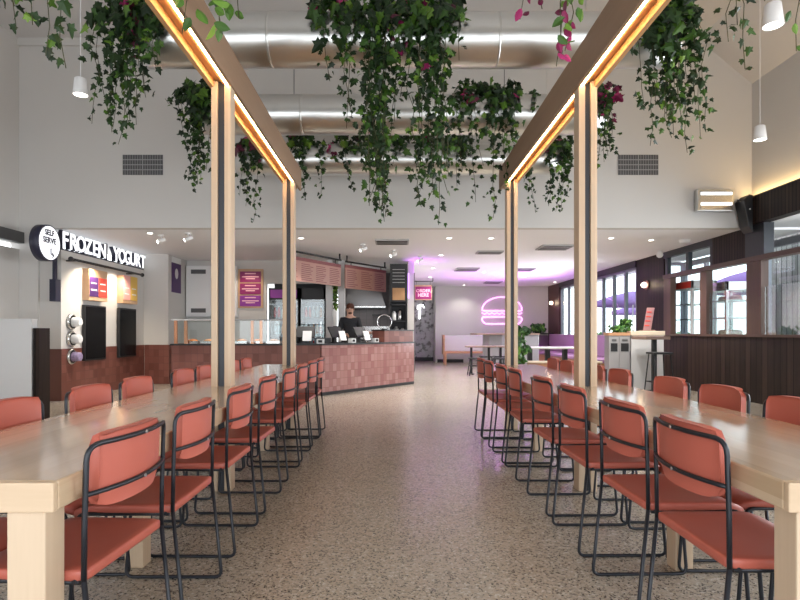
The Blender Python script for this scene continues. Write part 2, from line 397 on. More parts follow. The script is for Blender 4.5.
# ------------------------------------------------------------------ the setting
ZL, ZH, YB, YF, XR, XL = 2.85, 5.95, 9.2, 21.0, 5.8, -6.16
struct('floor', MB().box(-9, 7.0, -2.2, 23, -.12, 0), M['floor'])
struct('ground_outside', MB().box(7.0, 45, -10, 60, -.14, -.02), M['ground'])
struct('ceiling', MB().box(XL - .2, 5.0, -2.2, YB + .1, ZH, ZH + .15), M['high_ceiling'])
struct('ceiling_raked', MB().prism([(5.0, -2.2, ZH), (5.88, -2.2, 5.22), (6.1, -2.2, 5.22), (6.1, -2.2, ZH + .15), (5.0, -2.2, ZH + .15)], (0, YB + 2.3, 0)), M['high_ceiling'])
struct('ceiling_low', MB().box(-6.3, 7.0, YB + .15, 23, ZL, ZL + .12), M['low_ceiling'])
struct('wall_bulkhead', MB().box(XL - .2, 6.1, YB, YB + .15, ZL, ZH + .1), M['white_wall'])
struct('wall_upper_right', MB().box(5.88, 6.05, -2.2, YB, 3.0, 5.3), M['white_wall'])
lw = MB().box(XL - .15, XL, -2.2, YB, 0, 2.50).box(XL - .15, XL, -2.2, YB, 2.60, ZH)
struct('wall_rear_light_block', MB().box(XL - .15, 6.05, -2.35, -2.2, 3.3, ZH + .1), M['white_wall'])  # out of view, added to keep sky light off the upper bulkhead
struct('wall_left', lw, M['white_wall'])
struct('trim_1', MB().box(XL, 5.3, YB - .05, YB, ZH - .12, ZH), M['white_wall'])
struct('trim_2', MB().box(-1.648, -1.636, YB - .003, YB + .01, 4.2, ZH - .17), M['grille'])
struct('trim_3', MB().box(1.806, 1.818, YB - .003, YB + .01, 4.2, ZH - .17), M['grille'])
struct('trim_4', MB().box(XL, XL + .10, 8.2, YB - .02, 2.59, 2.77), plain('dark_grey_transom', (.10,.10,.10), .5))

# yogurt partition, its neighbours and the far walls
PX = -5.5
struct('wall_partition', MB().box(PX - .35, PX, 9.25, 12.3, .86, 2.50), M['white_wall'])
struct('wall_partition_dado', MB().box(PX - .36, PX + .012, 9.24, 12.31, 0, .86), M['tile_red_y'])
struct('wall_left_far', MB().box(-6.3, PX - .35, 9.205, 9.42, 0, ZL), M['white_wall'])
struct('wall_nib', MB().box(-5.85, -4.96, 12.31, 13.5, 0, ZL), M['white_wall'])
struct('wall_nib_dado', MB().box(-5.48, -4.94, 12.30, 13.39, 0, .86), M['tile_red_x'])
wb = MB().box(-4.96, -3.05, 13.4, 13.5, 0, ZL).box(-3.05, -1.62, 13.4, 13.5, 2.30, ZL)
struct('wall_servery', wb, M['white_wall'])
struct('wall_fridge_recess', MB().box(-3.05, -1.62, 14.3, 14.4, 0, ZL), M['black'])
struct('pillar_service', MB().box(-1.62, -1.46, 13.3, 14.4, 0, ZL), M['offwhite'])
struct('pillar_kitchen', MB().box(-1.33, -1.18, 13.3, 13.6, 0, ZL), M['offwhite'])
struct('wall_kitchen', MB().box(-1.62, .6, 16.2, 16.3, 0, ZL), M['kitchen_wall'])
struct('wall_kitchen_end', MB().box(.34, .48, 13.5, 22, 0, ZL), M['white_wall'])
struct('wall_corridor', MB().box(.48, 1.75, 22, 22.1, 0, ZL), M['mosaic'])
struct('wall_back', MB().box(1.62, XR + .1, YF, YF + .15, 0, ZL), M['white_wall'])
struct('wall_back_return', MB().box(1.55, 1.62, YF - .05, 22, 0, ZL), M['white_wall'])
struct('baseboard_back', MB().box(1.6, 2.6, YF - .03, YF, 0, .12), M['black'])
struct('baseboard_corridor', MB().box(.5, 1.55, 21.97, 22, 0, .15), M['black'])

# right side: cladding, far windows, timber screen with an annex behind
struct('wall_right_clad', MB().box(XR, XR + .15, 12.05, 13.4, 0, ZL), M['dark_timber_fine'])
struct('wall_right_end_clad', MB().box(XR - .02, XR + .15, 19.6, YF, 0, ZL), plain('dark_red_cladding', (.055,.016,.016), .5, noise=.2))
struct('wall_right_low', MB().box(XR, XR + .15, 13.4, 19.6, 0, .95), M['lilac'])
struct('trim_right_head', MB().box(XR - .03, XR + .15, 13.4, 19.6, 2.70, ZL), M['black'])
wf = MB()
for y in (13.42, 14.1, 14.85, 15.6, 16.3, 17.1, 17.9, 18.7, 19.5): wf.box(XR + .02, XR + .10, y, y + .07, .95, 2.70)
wf.box(XR + .02, XR + .10, 13.42, 19.57, .95, 1.0).box(XR + .02, XR + .10, 13.42, 19.57, 2.64, 2.70)
w1 = struct('window_1', wf, M['alu'])
obj('glass_pane', MB().box(XR + .055, XR + .061, 13.42, 19.57, .97, 2.68), M['glass'], w1)
# annex glazing
AX = 6.9
wf = MB()
for y in (2.0, 3.3, 4.6, 5.9, 7.2, 8.5, 10.35, 12.4, 13.3): wf.box(AX, AX + .08, y, y + .07, .1, 2.75)
wf.box(AX, AX + .08, 2.0, 13.37, .0, .12).box(AX, AX + .08, 2.0, 13.37, 2.68, 2.80)
w2 = struct('window_2', wf, M['alu'])
obj('glass_pane', MB().box(AX + .035, AX + .041, 2.0, 13.37, .1, 2.7), M['glass'], w2)
wf = MB()
for x in (5.95, 6.4, 6.84): wf.box(x, x + .06, 13.32, 13.38, 0, 2.8)
wf.box(5.95, 6.9, 13.32, 13.38, 2.72, 2.80).box(5.95, 6.9, 13.32, 13.38, 0, .1)
w3 = struct('window_3', wf, M['alu'])
obj('glass_pane', MB().box(5.95, 6.9, 13.347, 13.353, .1, 2.72), M['glass'], w3)
struct('ceiling_annex', MB().box(5.9, 7.0, -2.2, YB, 2.86, 2.98), M['low_ceiling'])
struct('wall_right_fascia', MB().box(5.72, 5.88, -2.2, YB + .02, 2.86, 3.29), M['dark_timber_fine'])
struct('trim_cove_ledge', MB().box(5.72, 5.76, -2.2, YB - .02, 3.29, 3.31), M['black'])
struct('wall_screen_dado', MB().box(XR, XR + .12, 2.0, 12.05, 0, 1.06), M['dark_timber'])
struct('wall_screen_upper', MB().box(XR, XR + .10, YB, 10.2, 2.36, ZL), M['dark_timber_fine'])
wf = MB().box(XR, XR + .1, 10.2, 12.05, 2.72, ZL)
for y in (10.2, 11.05, 11.9): wf.box(XR + .01, XR + .09, y, y + .10, 2.36, 2.73)
w4 = struct('window_4', wf, M['steel_dark'])
obj('glass_pane', MB().box(XR + .047, XR + .053, 10.25, 11.95, 2.36, 2.72), M['glass'], w4)

def timber_piece(name, lab, mb, m, cat):
    o = obj(name, mb, m, bevel=.004); tag(o, lab, cat); return o
struct('trim_screen_sill', MB().box(XR - .04, XR + .16, 2.0, 12.05, 1.06, 1.10), M['rail_wood'])
struct('trim_screen_transom', MB().box(XR - .02, XR + .12, 2.0, 12.05, 2.28, 2.36), M['rail_wood'])
for i, (y0, y1) in enumerate(((11.75, 12.05), (10.4, 10.62), (8.85, 9.22), (5.6, 5.9))):
    struct('pillar_screen', MB().box(XR, XR + .12, y0, y1, 1.10, 2.28), M['brown_post'])
struct('pillar_screen_upper', MB().box(XR - .02, XR + .14, 8.75, YB + .02, 2.36, 2.86), M['steel_dark'])
for (y0, y1, lab) in ((7.6, 8.83, 'clear glass screen on the timber dado below the fascia, just before the brown post'), (9.24, 10.38, 'clear glass screen on the timber dado before the silver display fridge')):
    o = obj('glass_screen', MB().box(XR + .05, XR + .06, y0, y1, 1.10, 1.86), glassmat('screen_glass', (.86,.9,.9), .16)); tag(o, lab, 'glass screen', 'glass screens on the timber dado')

t = obj('cove_light', MB().box(5.78, 5.85, -2, YB - .05, 3.295, 3.31), M['cove']); tag(t, 'warm cove light strip along the top of the dark timber fascia', 'light')

# ------------------------------------------------------------------ long tables
def long_table(side, xi, xo, leg, post, y0, y1, lab):
    """xi inner edge, xo outer edge (absolute), side -1 left +1 right"""
    t = thing('communal_table', lab, 'table', (side*(xi+xo)/2, (y0+y1)/2, 0), 'long oak communal tables')
    a, b = sorted((side*xi, side*xo))
    obj('tabletop', MB().box(a, b, y0 + .02, y1, .672, .75), M['oak'], t, bevel=.006)
    obj('end_board', MB().box(a, b, y0, y0 + .02, .672, .75), M['oak_end'], t, bevel=.004)
    def L(x0, x1, ya, yb):
        x0, x1 = sorted((side*x0, side*x1)); obj('leg', MB().box(x0, x1, ya, yb, 0, .672), M['oak_z'], t, bevel=.004)
    L(xi + .03, xi + .13, 1.46, 1.549); L(xo - .13, xo - .03, 1.46, 1.549)
    L(leg[0], leg[1], leg[2], leg[2] + .09); L(leg[0], leg[1], leg[3], leg[3] + .09)
    return t
long_table(-1, .88, 1.57, (1.21, 1.30, 2.70, 5.365), None, 1.446, 6.76, 'long pale oak communal table on the yogurt bar side of the aisle')
long_table(1, 1.02, 1.70, (1.34, 1.425, 2.665, 5.335), None, 1.446, 6.76, 'long pale oak communal table on the dark timber screen side of the aisle')

def cham(mb, *a): return mb.box(*a)
def pergola(side, xi, xo, name):
    """two post frames carrying a lit beam; the posts stand on the floor and pass through the table top"""
    t = thing('post_frame', 'oak post and beam frame with warm LED strip over the %s table' % name, 'post frame', (side*(xi+xo)/2, 4.05, 0), 'oak post and beam frames over the tables')
    w = xo - xi
    def B(a, b, y0, y1, z0, z1, mb):
        x0, x1 = sorted((side*a, side*b)); return mb.box(x0, x1, y0, y1, z0, z1)
    for y in (1.447, 4.0, 6.56):
        for (a, b) in ((xi, xi + .046), (xo - .046, xo)):
            obj('post', B(a, b, y, y + .11, 0, 2.935, MB()), M['oak_z'], t, bevel=.003)
        obj('steel_core', B(xi + .046, xo - .046, y + .02, y + .10, 0, 2.935, MB()), M['steel_dark'], t)
    ya, yb = 1.2, 6.98
    obj('inner_board', B(xi - .012, xi + .013, ya, yb, 2.90, 3.16, MB()), M['beam'], t, bevel=.002)
    obj('led_strip', B(xi + .014, xi + .032, ya + .02, 6.56, 2.902, 2.93, MB()), M['led'], t)
    obj('beam_core', B(xi + .013, xo - .02, ya, yb, 2.945, 3.15, MB()), M['lath'], t)
    obj('soffit_lath', B(xi + .040, xi + .062, ya, yb, 2.918, 2.945, MB()), M['lath'], t)
    obj('outer_board', B(xo - .02, xo + .012, ya, yb, 2.89, 3.16, MB()), M['lath'], t, bevel=.002)
    return t
pergola(-1, 1.167, 1.307, 'yogurt bar side')
pergola(1, 1.32, 1.452, 'timber screen side')

# ------------------------------------------------------------------ chairs
def arc(p, c, q, n=5):
    """round a corner p-c-q with quadratic steps"""
    p, c, q = Vector(p), Vector(c), Vector(q)
    return [p.lerp(c, k/n).lerp(c.lerp(q, k/n), k/n) for k in range(n+1)]
def rounded(pts, r=.04, n=5):
    P = [Vector(p) for p in pts]; out = [P[0]]
    for k in range(1, len(P)-1):
        a = P[k] + (P[k-1]-P[k]).normalized()*min(r, (P[k-1]-P[k]).length*.48); b = P[k] + (P[k+1]-P[k]).normalized()*min(r, (P[k+1]-P[k]).length*.48)
        out += arc(a, P[k], b, n)
    return out + [P[-1]]
HW, R = .226, .0078
def bow(y, z):       # back curve: the middle of the back bulges rearward (-x)
    return -.198 - .045*(1 - (y/HW)**2) - .03*max(0, z - .48)
def make_chair(lab, group):
    t = thing('dining_chair', lab, 'chair', (0,0,0), group)
    # seat: thin pad, dished, front edge rolled down
    def seat(side):
        def f(u, v):
            x = -.205 + .40*u; y = (v - .5)*2*(HW - .002)
            # round plan corners
            e = 1.0 - .10*max(0, (u - .8)/.2)**2 - .06*max(0, (.12 - u)/.12)**2
            z = .478 - .012*math.sin(PI*u)*(1 - (2*v-1)**2) - .03*max(0, (u - .75)/.25)**2
            return (x, y*e, z - (.032 if side else 0))
        return f
    mb = MB(); n, m_ = 14, 10
    mb.grid(seat(0), n, m_); top0 = 0; mb.grid(lambda u, v: seat(1)(u, 1 - v), n, m_)
    i2 = (n+1)*(m_+1)
    def ring():
        r = [(a, 0) for a in range(n+1)] + [(n, b) for b in range(1, m_+1)] + [(a, m_) for a in range(n-1, -1, -1)] + [(0, b) for b in range(m_-1, 0, -1)]
        return r
    rg = ring()
    for k in range(len(rg)):
        (a, b), (c, d) = rg[k], rg[(k+1) % len(rg)]
        mb.f.append((a*(m_+1)+b, i2 + a*(m_+1) + (m_-b), i2 + c*(m_+1) + (m_-d), c*(m_+1)+d)); mb.sm.append(True)
    o = obj('seat', mb, M['coral'], t, bevel=.008)
    # backrest pad in front of the rods
    def pad(off):
        def f(u, v):
            y = (u - .5)*2*.184; z = .640 + .212*v
            e = 1 - .09*abs(2*v-1)**10
            return (bow(y, z) + .010 + off, y*e, z + (.5-v)*-.03*(1-abs(2*u-1)**8) - (.5-v)*-.03)
        return f
    mb = MB(); mb.grid(lambda u, v: pad(.019)(u, v), n, m_); mb.grid(lambda u, v: pad(0)(1 - u, v), n, m_)
    for k in range(len(rg)):
        (a, b), (c, d) = rg[k], rg[(k+1) % len(rg)]
        mb.f.append((c*(m_+1)+d, i2 + (n-c)*(m_+1) + d, i2 + (n-a)*(m_+1) + b, a*(m_+1)+b)); mb.sm.append(True)
    obj('backrest', mb, M['coral'], t, bevel=.008)
    # uprights with the top bar in one bent rod
    zt = .826
    path = [(-.20, -HW, .452), (bow(HW, .6), -HW, .6), (bow(HW, zt - .04), -HW, zt - .045)]
    path += arc((bow(HW, zt - .04), -HW, zt - .045), (bow(HW, zt), -HW, zt), (bow(HW*.8, zt), -HW*.8, zt), 5)[1:]
    for k in range(1, 10):
        y = -HW*.8 + HW*1.6*k/10; path.append((bow(y, zt), y, zt))
    path += arc((bow(HW*.8, zt), HW*.8, zt), (bow(HW, zt), HW, zt), (bow(HW, zt - .04), HW, zt - .045), 5)
    path += [(bow(HW, .6), HW, .6), (-.20, HW, .452)]
    obj('back_frame', MB().tube(path, R, 8), M['frame'], t)
    zl = .688
    obj('lower_rail', MB().tube([(bow(y, zl), y, zl) for y in [HW*(-1 + 2*k/12) for k in range(13)]], R*.95, 8), M['frame'], t)
    for s in (-1, 1):
        p = [(-.20, s*HW, .452), (-.245, s*HW, R), (.20, s*HW, R), (.165, s*HW, .445), (.0, s*HW*.93, .441), (-.18, s*HW*.93, .441)]
        obj('sled_leg', MB().tube(rounded(p, .035, 4), R, 8), M['frame'], t)
    obj('front_bar', MB().tube([(.1, -HW*.93, .437), (.1, HW*.93, .437)], R*.8, 6), M['frame'], t)
    obj('rear_bar', MB().tube([(-.17, -HW, .447), (-.17, HW, .447)], R*.8, 6), M['frame'], t)
    for z in (zt, zl):
        obj('screw', MB().lathe([(.006, 0), (.006, .003)], (bow(0, z) - R - .003, 0, z), 8, 'x'), M['screw'], t)
    return t

ORD = ['first', 'second', 'third', 'fourth', 'fifth', 'sixth', 'seventh', 'eighth']
used = [None]
def put_chair(x, yc, rz, lab, group):
    if used[0] is None:
        used[0] = make_chair(lab, group); used[0].location = (x, yc, 0); used[0].rotation_euler = (0, 0, rz); return
    dup(used[0], None, (x, yc, 0), rz, lab, group)
rj = random.Random(5)
for i, yc in enumerate((1.785, 2.365, 3.055, 3.725, 4.485, 5.125, 5.757, 6.31)):
    put_chair(-(.838 + .205), yc, PI - (.06 if i == 0 else rj.uniform(-.025, .025)), '%s coral chair from the camera end, aisle row of the yogurt bar side table' % ORD[i], 'coral chairs in the aisle row of the yogurt bar side table')
for i, yc in enumerate((1.855, 2.395, 3.065, 3.685, 4.495, 5.07, 5.725, 6.245)):
    put_chair(.972 + .205, yc, rj.uniform(-.025, .025), '%s coral chair from the camera end, aisle row of the timber screen side table' % ORD[i], 'coral chairs in the aisle row of the timber screen side table')
for i, yc in enumerate((1.79, 2.39, 3.03, 3.58, 4.36, 4.86, 5.70, 6.21)):
    put_chair(-(1.64 - .205), yc, 0, '%s coral chair from the camera end, facing the aisle, yogurt bar side table' % ORD[i], 'coral chairs on the far side of the yogurt bar side table')
for i, yc in enumerate((1.80, 2.43, 3.0, 3.56, 4.35, 4.86, 5.67, 6.16)):
    put_chair(1.755 - .205, yc, PI, '%s coral chair from the camera end, facing the aisle, timber screen side table' % ORD[i], 'coral chairs on the far side of the timber screen side table')

# ------------------------------------------------------------------ ducts
DR, DZ = .23, 3.74
DUCT = [('nearest galvanised air duct, above the near ends of the tables', 3.25), ('galvanised air duct with the densest ivy bunch over its middle', 5.0), ('galvanised air duct crossing behind the first pair of posts', 6.71), ('farthest galvanised air duct, just before the white bulkhead', 8.45)]
d0 = None
for lab, y in DUCT:
    if d0 is None:
        d0 = thing('air_duct', lab, 'duct', (0, y, DZ), 'galvanised ducts above the aisle')
        tmp = DZ
        pr = [(DR - .05, -2.36), (DR, -2.33)] + [(DR, -2.33 + k*.4) for k in range(1, 12)] + [(DR, 2.46), (DR - .05, 2.49)]
        obj('duct_tube', MB().lathe(pr, (0, y, DZ), 40, 'x'), M['galv'], d0)
        for x in (-1.1, .9):
            obj('joint_band', MB().lathe([(DR + .001, x), (DR + .001, x + .02)], (0, y, DZ), 40, 'x'), M['galv'], d0)
        for x in (-2.2, 2.3):
            obj('hanger_rod', MB().tube([(x, y, DZ + DR - .01), (x, y, ZH)], .006, 6), M['galv'], d0)
        for s, x in ((-1, -2.36), (1, 2.49)):
            obj('end_cap', MB().lathe([(DR*.75, x - .012), (DR*.75, x + .012)], (0, y, DZ), 32, 'x'), M['galv'], d0)
    else:
        dup(d0, None, (0, y, DZ), None, lab)

# ------------------------------------------------------------------ hanging ivy
IVY = [(0,-.5),(.16,-.42),(.42,-.48),(.36,-.16),(.56,.06),(.26,.12),(.14,.5),(0,.72),(-.14,.5),(-.26,.12),(-.56,.06),(-.36,-.16),(-.42,-.48),(-.16,-.42)]
OVAL = [(0,-.5),(.2,-.35),(.32,-.08),(.28,.2),(.14,.45),(0,.62),(-.14,.45),(-.28,.2),(-.32,-.08),(-.2,-.35)]
def leaf(mb, p, size, rnd, shape, tip=None):
    # the tip droops; the blade faces outward with scatter
    up = Vector((rnd.gauss(0,.45), rnd.gauss(0,.45), -1 + rnd.uniform(-.2,.9))).normalized()
    nrm = Vector((rnd.gauss(0,.55), -1 + rnd.gauss(0,.4), rnd.gauss(.25,.4)))
    nrm = (nrm - up*nrm.dot(up)).normalized(); rt = up.cross(nrm)
    i = len(mb.v); mb.v.append(p + nrm*size*.06)
    for (a, b) in shape: mb.v.append(p + rt*a*size + up*(b + .25)*size - nrm*abs(a)*size*.35)
    n = len(shape)
    for k in range(n):
        mb.f.append((i, i+1+k, i+1+(k+1) % n)); mb.sm.append(False)
def bunch(name, lab, Y, strands, mass=None, size=.075, red=(), seed=1, fmat='ivy', shape=IVY, zc=None, dens=1.0, group='ivy bunches hanging from the ducts'):
    """Y: duct axis depth; strands: (x top px, x bottom px, y bottom px, spread m, density); mass: (x0px, x1px, n, depth m) leaves lying over the duct top"""
    rnd = random.Random(seed); yd = Y - DR - .05
    fx = px(strands[0][0], 100, yd).x
    t = thing(name, lab, 'plant', (fx, Y, DZ + DR), group)
    fol, stem, redm = MB(), MB(), MB()
    for k, (xt, xb, yb, sp, dn) in enumerate(strands):
        a = px(xt, 100, yd); b = px(xb, yb, yd + rnd.uniform(-.04, .08))
        for q in range(max(1, int(round(dn*.62)))):
            ax = a.x + rnd.gauss(0, sp); bx = b.x + rnd.gauss(0, sp*.8)
            zb = b.z + (0 if q == 0 else abs(rnd.gauss(0, .22)))
            y1 = yd + rnd.uniform(-.06, .06)
            pts = [Vector((ax, Y + .05, DZ + DR + .02)), Vector((ax, Y - .13, DZ + DR*.92)), Vector((ax + rnd.gauss(0,.02), Y - DR - .01, DZ + .08))]
            z0 = DZ - .02; n = max(2, int((z0 - zb)/.16))
            for j in range(1, n+1):
                f = j/n; pts.append(Vector((ax + (bx-ax)*f + rnd.gauss(0,.018), y1 + rnd.gauss(0,.02), z0 + (zb - z0)*f)))
            stem.tube(pts, .0028, 4)
            L = sum((pts[j+1]-pts[j]).length for j in range(len(pts)-1)); step = .043/dens
            d, j, acc = .0, 0, 0.0
            while d < L:
                while j < len(pts)-2 and acc + (pts[j+1]-pts[j]).length < d: acc += (pts[j+1]-pts[j]).length; j += 1
                sl = (pts[j+1]-pts[j]).length; p = pts[j].lerp(pts[j+1], min(1, (d-acc)/max(sl,1e-6)))
                taper = 1 - .45*(d/L)
                p = p + Vector((rnd.gauss(0,.035), rnd.gauss(-.01,.03), rnd.gauss(0,.015)))
                tgt = redm if (k in red and .15 < d/L < (1.1 if fmat == 'ivy_light' else .75) and rnd.random() < .8) else fol
                leaf(tgt, p, size*taper*rnd.uniform(.65,1.25), rnd, shape)
                d += step*rnd.uniform(.6,1.4)
    if mass:
        x0, x1, n, dp, rf = mass
        for q in range(int(n*.55)):
            x = px(rnd.uniform(x0, x1), 0, yd).x; z = DZ + DR + .12 - abs(rnd.gauss(0, dp)); y = Y - .05 - (DR + .03)*min(1, max(0, (DZ + DR + .1 - z)/.3)) - rnd.uniform(0,.12)
            tgt = redm if rnd.random() < rf else fol
            leaf(tgt, Vector((x, y, z)), size*rnd.uniform(.8,1.35), rnd, shape)
    obj('foliage', fol, M[fmat], t)
    obj('vines', stem, M['vine'], t)
    if redm.v: obj('red_foliage', redm, M['red_leaf'], t, 'crimson leaves')
    return t
Y1, Y2, Y3, Y0 = 5.0, 6.71, 8.45, 3.25
bunch('hanging_ivy', 'dense ivy bunch with a few crimson leaves draped over the middle of the second duct', Y1,
      [(325,330,80,.03,1),(350,345,130,.05,3),(365,372,190,.07,6),(378,378,222,.06,6),(372,368,205,.05,5),(392,398,150,.05,3),(405,402,95,.05,4),(398,402,80,.03,3),(425,428,150,.06,5),(432,436,224,.05,7),(440,445,175,.05,5),(452,455,60,.04,2),(338,352,70,.06,4),(412,420,205,.04,3)],
      (312, 464, 420, .22, .04), .085, (7,), 3)
bunch('hanging_ivy', 'ivy bunch with crimson leaves draped over the left end of the second duct', Y1,
      [(98,97,124,.03,1),(104,106,120,.03,2),(118,120,135,.05,5),(130,128,146,.04,6),(138,142,100,.05,4),(148,150,126,.03,4),(158,158,70,.03,3),(135,138,95,.04,3)],
      (98, 166, 200, .24, .03), .085, (7,), 5)
bunch('hanging_ivy', 'ivy bunch hanging off the right end of the second duct beside the vent grille', Y1,
      [(634,636,110,.03,2),(645,648,148,.05,5),(660,662,140,.05,6),(672,672,125,.05,6),(684,688,153,.04,4),(694,700,142,.03,3),(690,692,105,.04,3),(668,668,90,.05,4)],
      (640, 698, 200, .26, .0), .088, (), 7)
bunch('hanging_ivy', 'ivy bunch at the left end of the third duct behind the first oak post', Y2,
      [(176,166,100,.02,1),(182,180,150,.06,3),(192,188,175,.05,5),(200,196,190,.05,6),(206,202,185,.05,4),(196,192,140,.05,4)],
      (180, 212, 110, .2, .0), .095, (), 11)
bunch('hanging_ivy', 'ivy curtain with a magenta sprig draped over the right half of the third duct', Y2,
      [(462,460,185,.04,3),(476,478,200,.05,4),(488,490,160,.06,5),(503,505,190,.05,4),(516,518,175,.05,4),(492,492,220,.02,2),(538,528,110,.03,1),(472,470,110,.04,3)],
      (456, 524, 170, .2, .06), .088, (7,), 13)
bunch('hanging_ivy', 'ivy trails with dark red leaves at the right end of the third duct', Y2,
      [(604,602,172,.05,4),(612,610,150,.05,3),(608,606,160,.04,3)], (598, 620, 50, .2, .3), .088, (1,), 17)
bunch('hanging_ivy', 'ivy trails with crimson leaves, left end of the farthest duct', Y3,
      [(240,243,195,.05,3),(250,246,205,.05,4),(262,254,222,.04,2),(258,262,170,.06,4)], (236, 270, 70, .2, .35), .10, (3,), 19)
bunch('hanging_ivy', 'ivy trails on the farthest duct hanging beside the second yogurt side post', Y3,
      [(290,296,185,.05,4),(300,306,200,.05,3),(318,322,198,.03,1)], (286, 312, 50, .15, .1), .10, (), 23)
bunch('hanging_ivy', 'low band of dark ivy draped over the middle of the farthest duct', Y3,
      [(334,336,165,.05,2),(350,352,190,.06,3),(366,364,170,.06,3),(384,386,215,.05,3),(396,396,165,.05,3),(418,416,178,.05,4),(430,424,195,.05,3),(446,448,165,.05,3),(462,464,170,.05,3)],
      (332, 470, 230, .14, .08), .10, (0,), 29)
bunch('hanging_ivy', 'ivy trails at the right end of the farthest duct, between the two timber side posts', Y3,
      [(548,548,205,.05,4),(560,560,212,.05,4),(568,568,195,.04,3),(533,534,213,.02,1),(524,526,190,.04,1)], (545, 574, 60, .2, .08), .10, (), 31)
bunch('hanging_ivy', 'large leaved ivy strands at the left end of the nearest duct', Y0,
      [(12,8,30,.05,3),(22,20,18,.05,2),(52,54,62,.03,2),(60,50,60,.02,1),(4,2,35,.03,2),(36,34,26,.04,2)], None, .10, (), 37)
bunch('hanging_pothos', 'pale green pothos sprig in front of the lit yogurt side beam', Y0,
      [(210,214,30,.05,2),(228,222,42,.02,1),(236,232,22,.03,2),(204,190,42,.02,2)], None, .14, (), 41, 'ivy_light', OVAL, dens=.7)
bunch('hanging_red_vine', 'magenta leaved vine hanging alone before the second duct near the timber side beam', Y0,
      [(562,564,64,.015,1),(566,564,40,.02,1),(521,522,14,.02,1),(548,545,8,.03,1),(570,568,52,.015,1)], None, .10, (0,1,2,3), 43, 'ivy_light', OVAL, dens=.9)
bunch('hanging_ivy', 'thin ivy strand hanging from the nearest duct beside the big pendant', Y0,
      [(728,726,45,.03,2),(740,746,66,.02,2),(734,738,30,.03,2)], None, .07, (), 47)
bunch('hanging_pothos', 'few pale leaves at the right end of the nearest duct beyond the big pendant', Y0,
      [(770,768,2,.02,1),(800,797,50,.02,1)], None, .085, (), 53, 'ivy_light', OVAL, dens=.7)

# ------------------------------------------------------------------ pendants, grilles, heater, speaker
def pendant(p, lab):
    t = thing('pendant_light', lab, 'pendant light', p, 'white cone pendants')
    obj('lamp_shade', MB().lathe([(.050,.165),(.055,.16),(.072,0),(.068,-.002),(.062,.01)], p, 24), M['white'], t)
    obj('lens', MB().lathe([(.064,.012),(.064,.004)], p, 24), M['lamp_on'], t)
    obj('cable', MB().tube([Vector(p) + Vector((0,0,.16)), (p[0], p[1], ZH - .02)], .004, 6), M['white'], t)
    obj('ceiling_rose', MB().lathe([(.05, ZH - .03), (.05, ZH)], (p[0], p[1], 0), 16), M['white'], t)
pendant(tuple(px(80.5, 95, 5.6)), 'small white cone pendant beside the ivy at the left end of the second duct')
pendant(tuple(px(760, 140, 6.6)), 'small white cone pendant before the corner of the beige wall')
pendant(tuple(px(773, 26, 4.2)), 'larger looking white cone pendant nearest the camera, beside hanging leaves')
def grille(x0, x1, lab):
    a = px(x0, 175, YB); b = px(x1, 155, YB)
    t = thing('vent_grille', lab, 'vent', ((a.x+b.x)/2, YB, a.z), 'dark return air grilles on the bulkhead')
    obj('back_plate', MB().box(a.x, b.x, YB - .012, YB, a.z, b.z), M['grille'], t)
    g = MB()
    for k in range(1, 4): z = a.z + (b.z-a.z)*k/4; g.box(a.x, b.x, YB - .02, YB - .012, z - .006, z + .006)
    g.box((a.x+b.x)/2 - .006, (a.x+b.x)/2 + .006, YB - .02, YB - .012, a.z, b.z)
    for k in range(1, 16): x = a.x + (b.x-a.x)*k/16; g.box(x - .002, x + .002, YB - .018, YB - .012, a.z, b.z)
    obj('louvre_bars', g, M['grille_bar'], t)
grille(123, 163, 'dark vent grille on the bulkhead near the yogurt sign')
grille(618, 658, 'dark vent grille on the bulkhead near the wall heater')
a = px(697, 211, YB - .12); b = px(734, 189, YB - .12)
t = thing('radiant_heater', 'silver radiant heater with two lit tubes on the bulkhead', 'heater', ((a.x+b.x)/2, YB - .06, a.z))
obj('casing', MB().box(a.x, b.x, YB - .14, YB - .04, a.z, b.z), M['galv'], t, bevel=.01)
obj('reflector', MB().box(a.x + .04, b.x - .04, YB - .146, YB - .139, a.z + .03, b.z - .03), M['stainless'], t)
for z in (a.z + .11, b.z - .08):
    obj('heating_tube', MB().box(a.x + .05, b.x - .05, YB - .158, YB - .147, z - .022, z + .022), M['lamp_cool'], t)
obj('bracket', MB().box(a.x + .2, b.x - .2, YB - .05, YB, a.z + .1, b.z - .1), M['galv'], t)
t = thing('loudspeaker', 'black loudspeaker on the corner of the dark timber fascia beside the heater', 'speaker', (5.58, 9.0, 3.05))
p = [px(744, 200, 8.9), px(750, 194, 8.9), px(753.5, 195, 8.9), px(753.5, 232, 8.9), px(749, 226, 8.9)]
p = [Vector((q.x - .005, q.y, q.z)) for q in p]
obj('cabinet', MB().prism(p, (0, .24, 0)), M['black'], t, bevel=.01)
obj('bracket', MB().box(5.66, 5.719, 9.0, 9.06, 3.0, 3.06), M['black'], t)
obj('indicator', MB().lathe([(.012, -.004), (.012, .004)], tuple(px(750, 209, 8.895)), 10, 'y'), M['paper'], t)
obj('cable_stub', MB().tube([px(744, 201, 9.0), px(737, 200, 9.0)], .008, 6), M['black'], t)

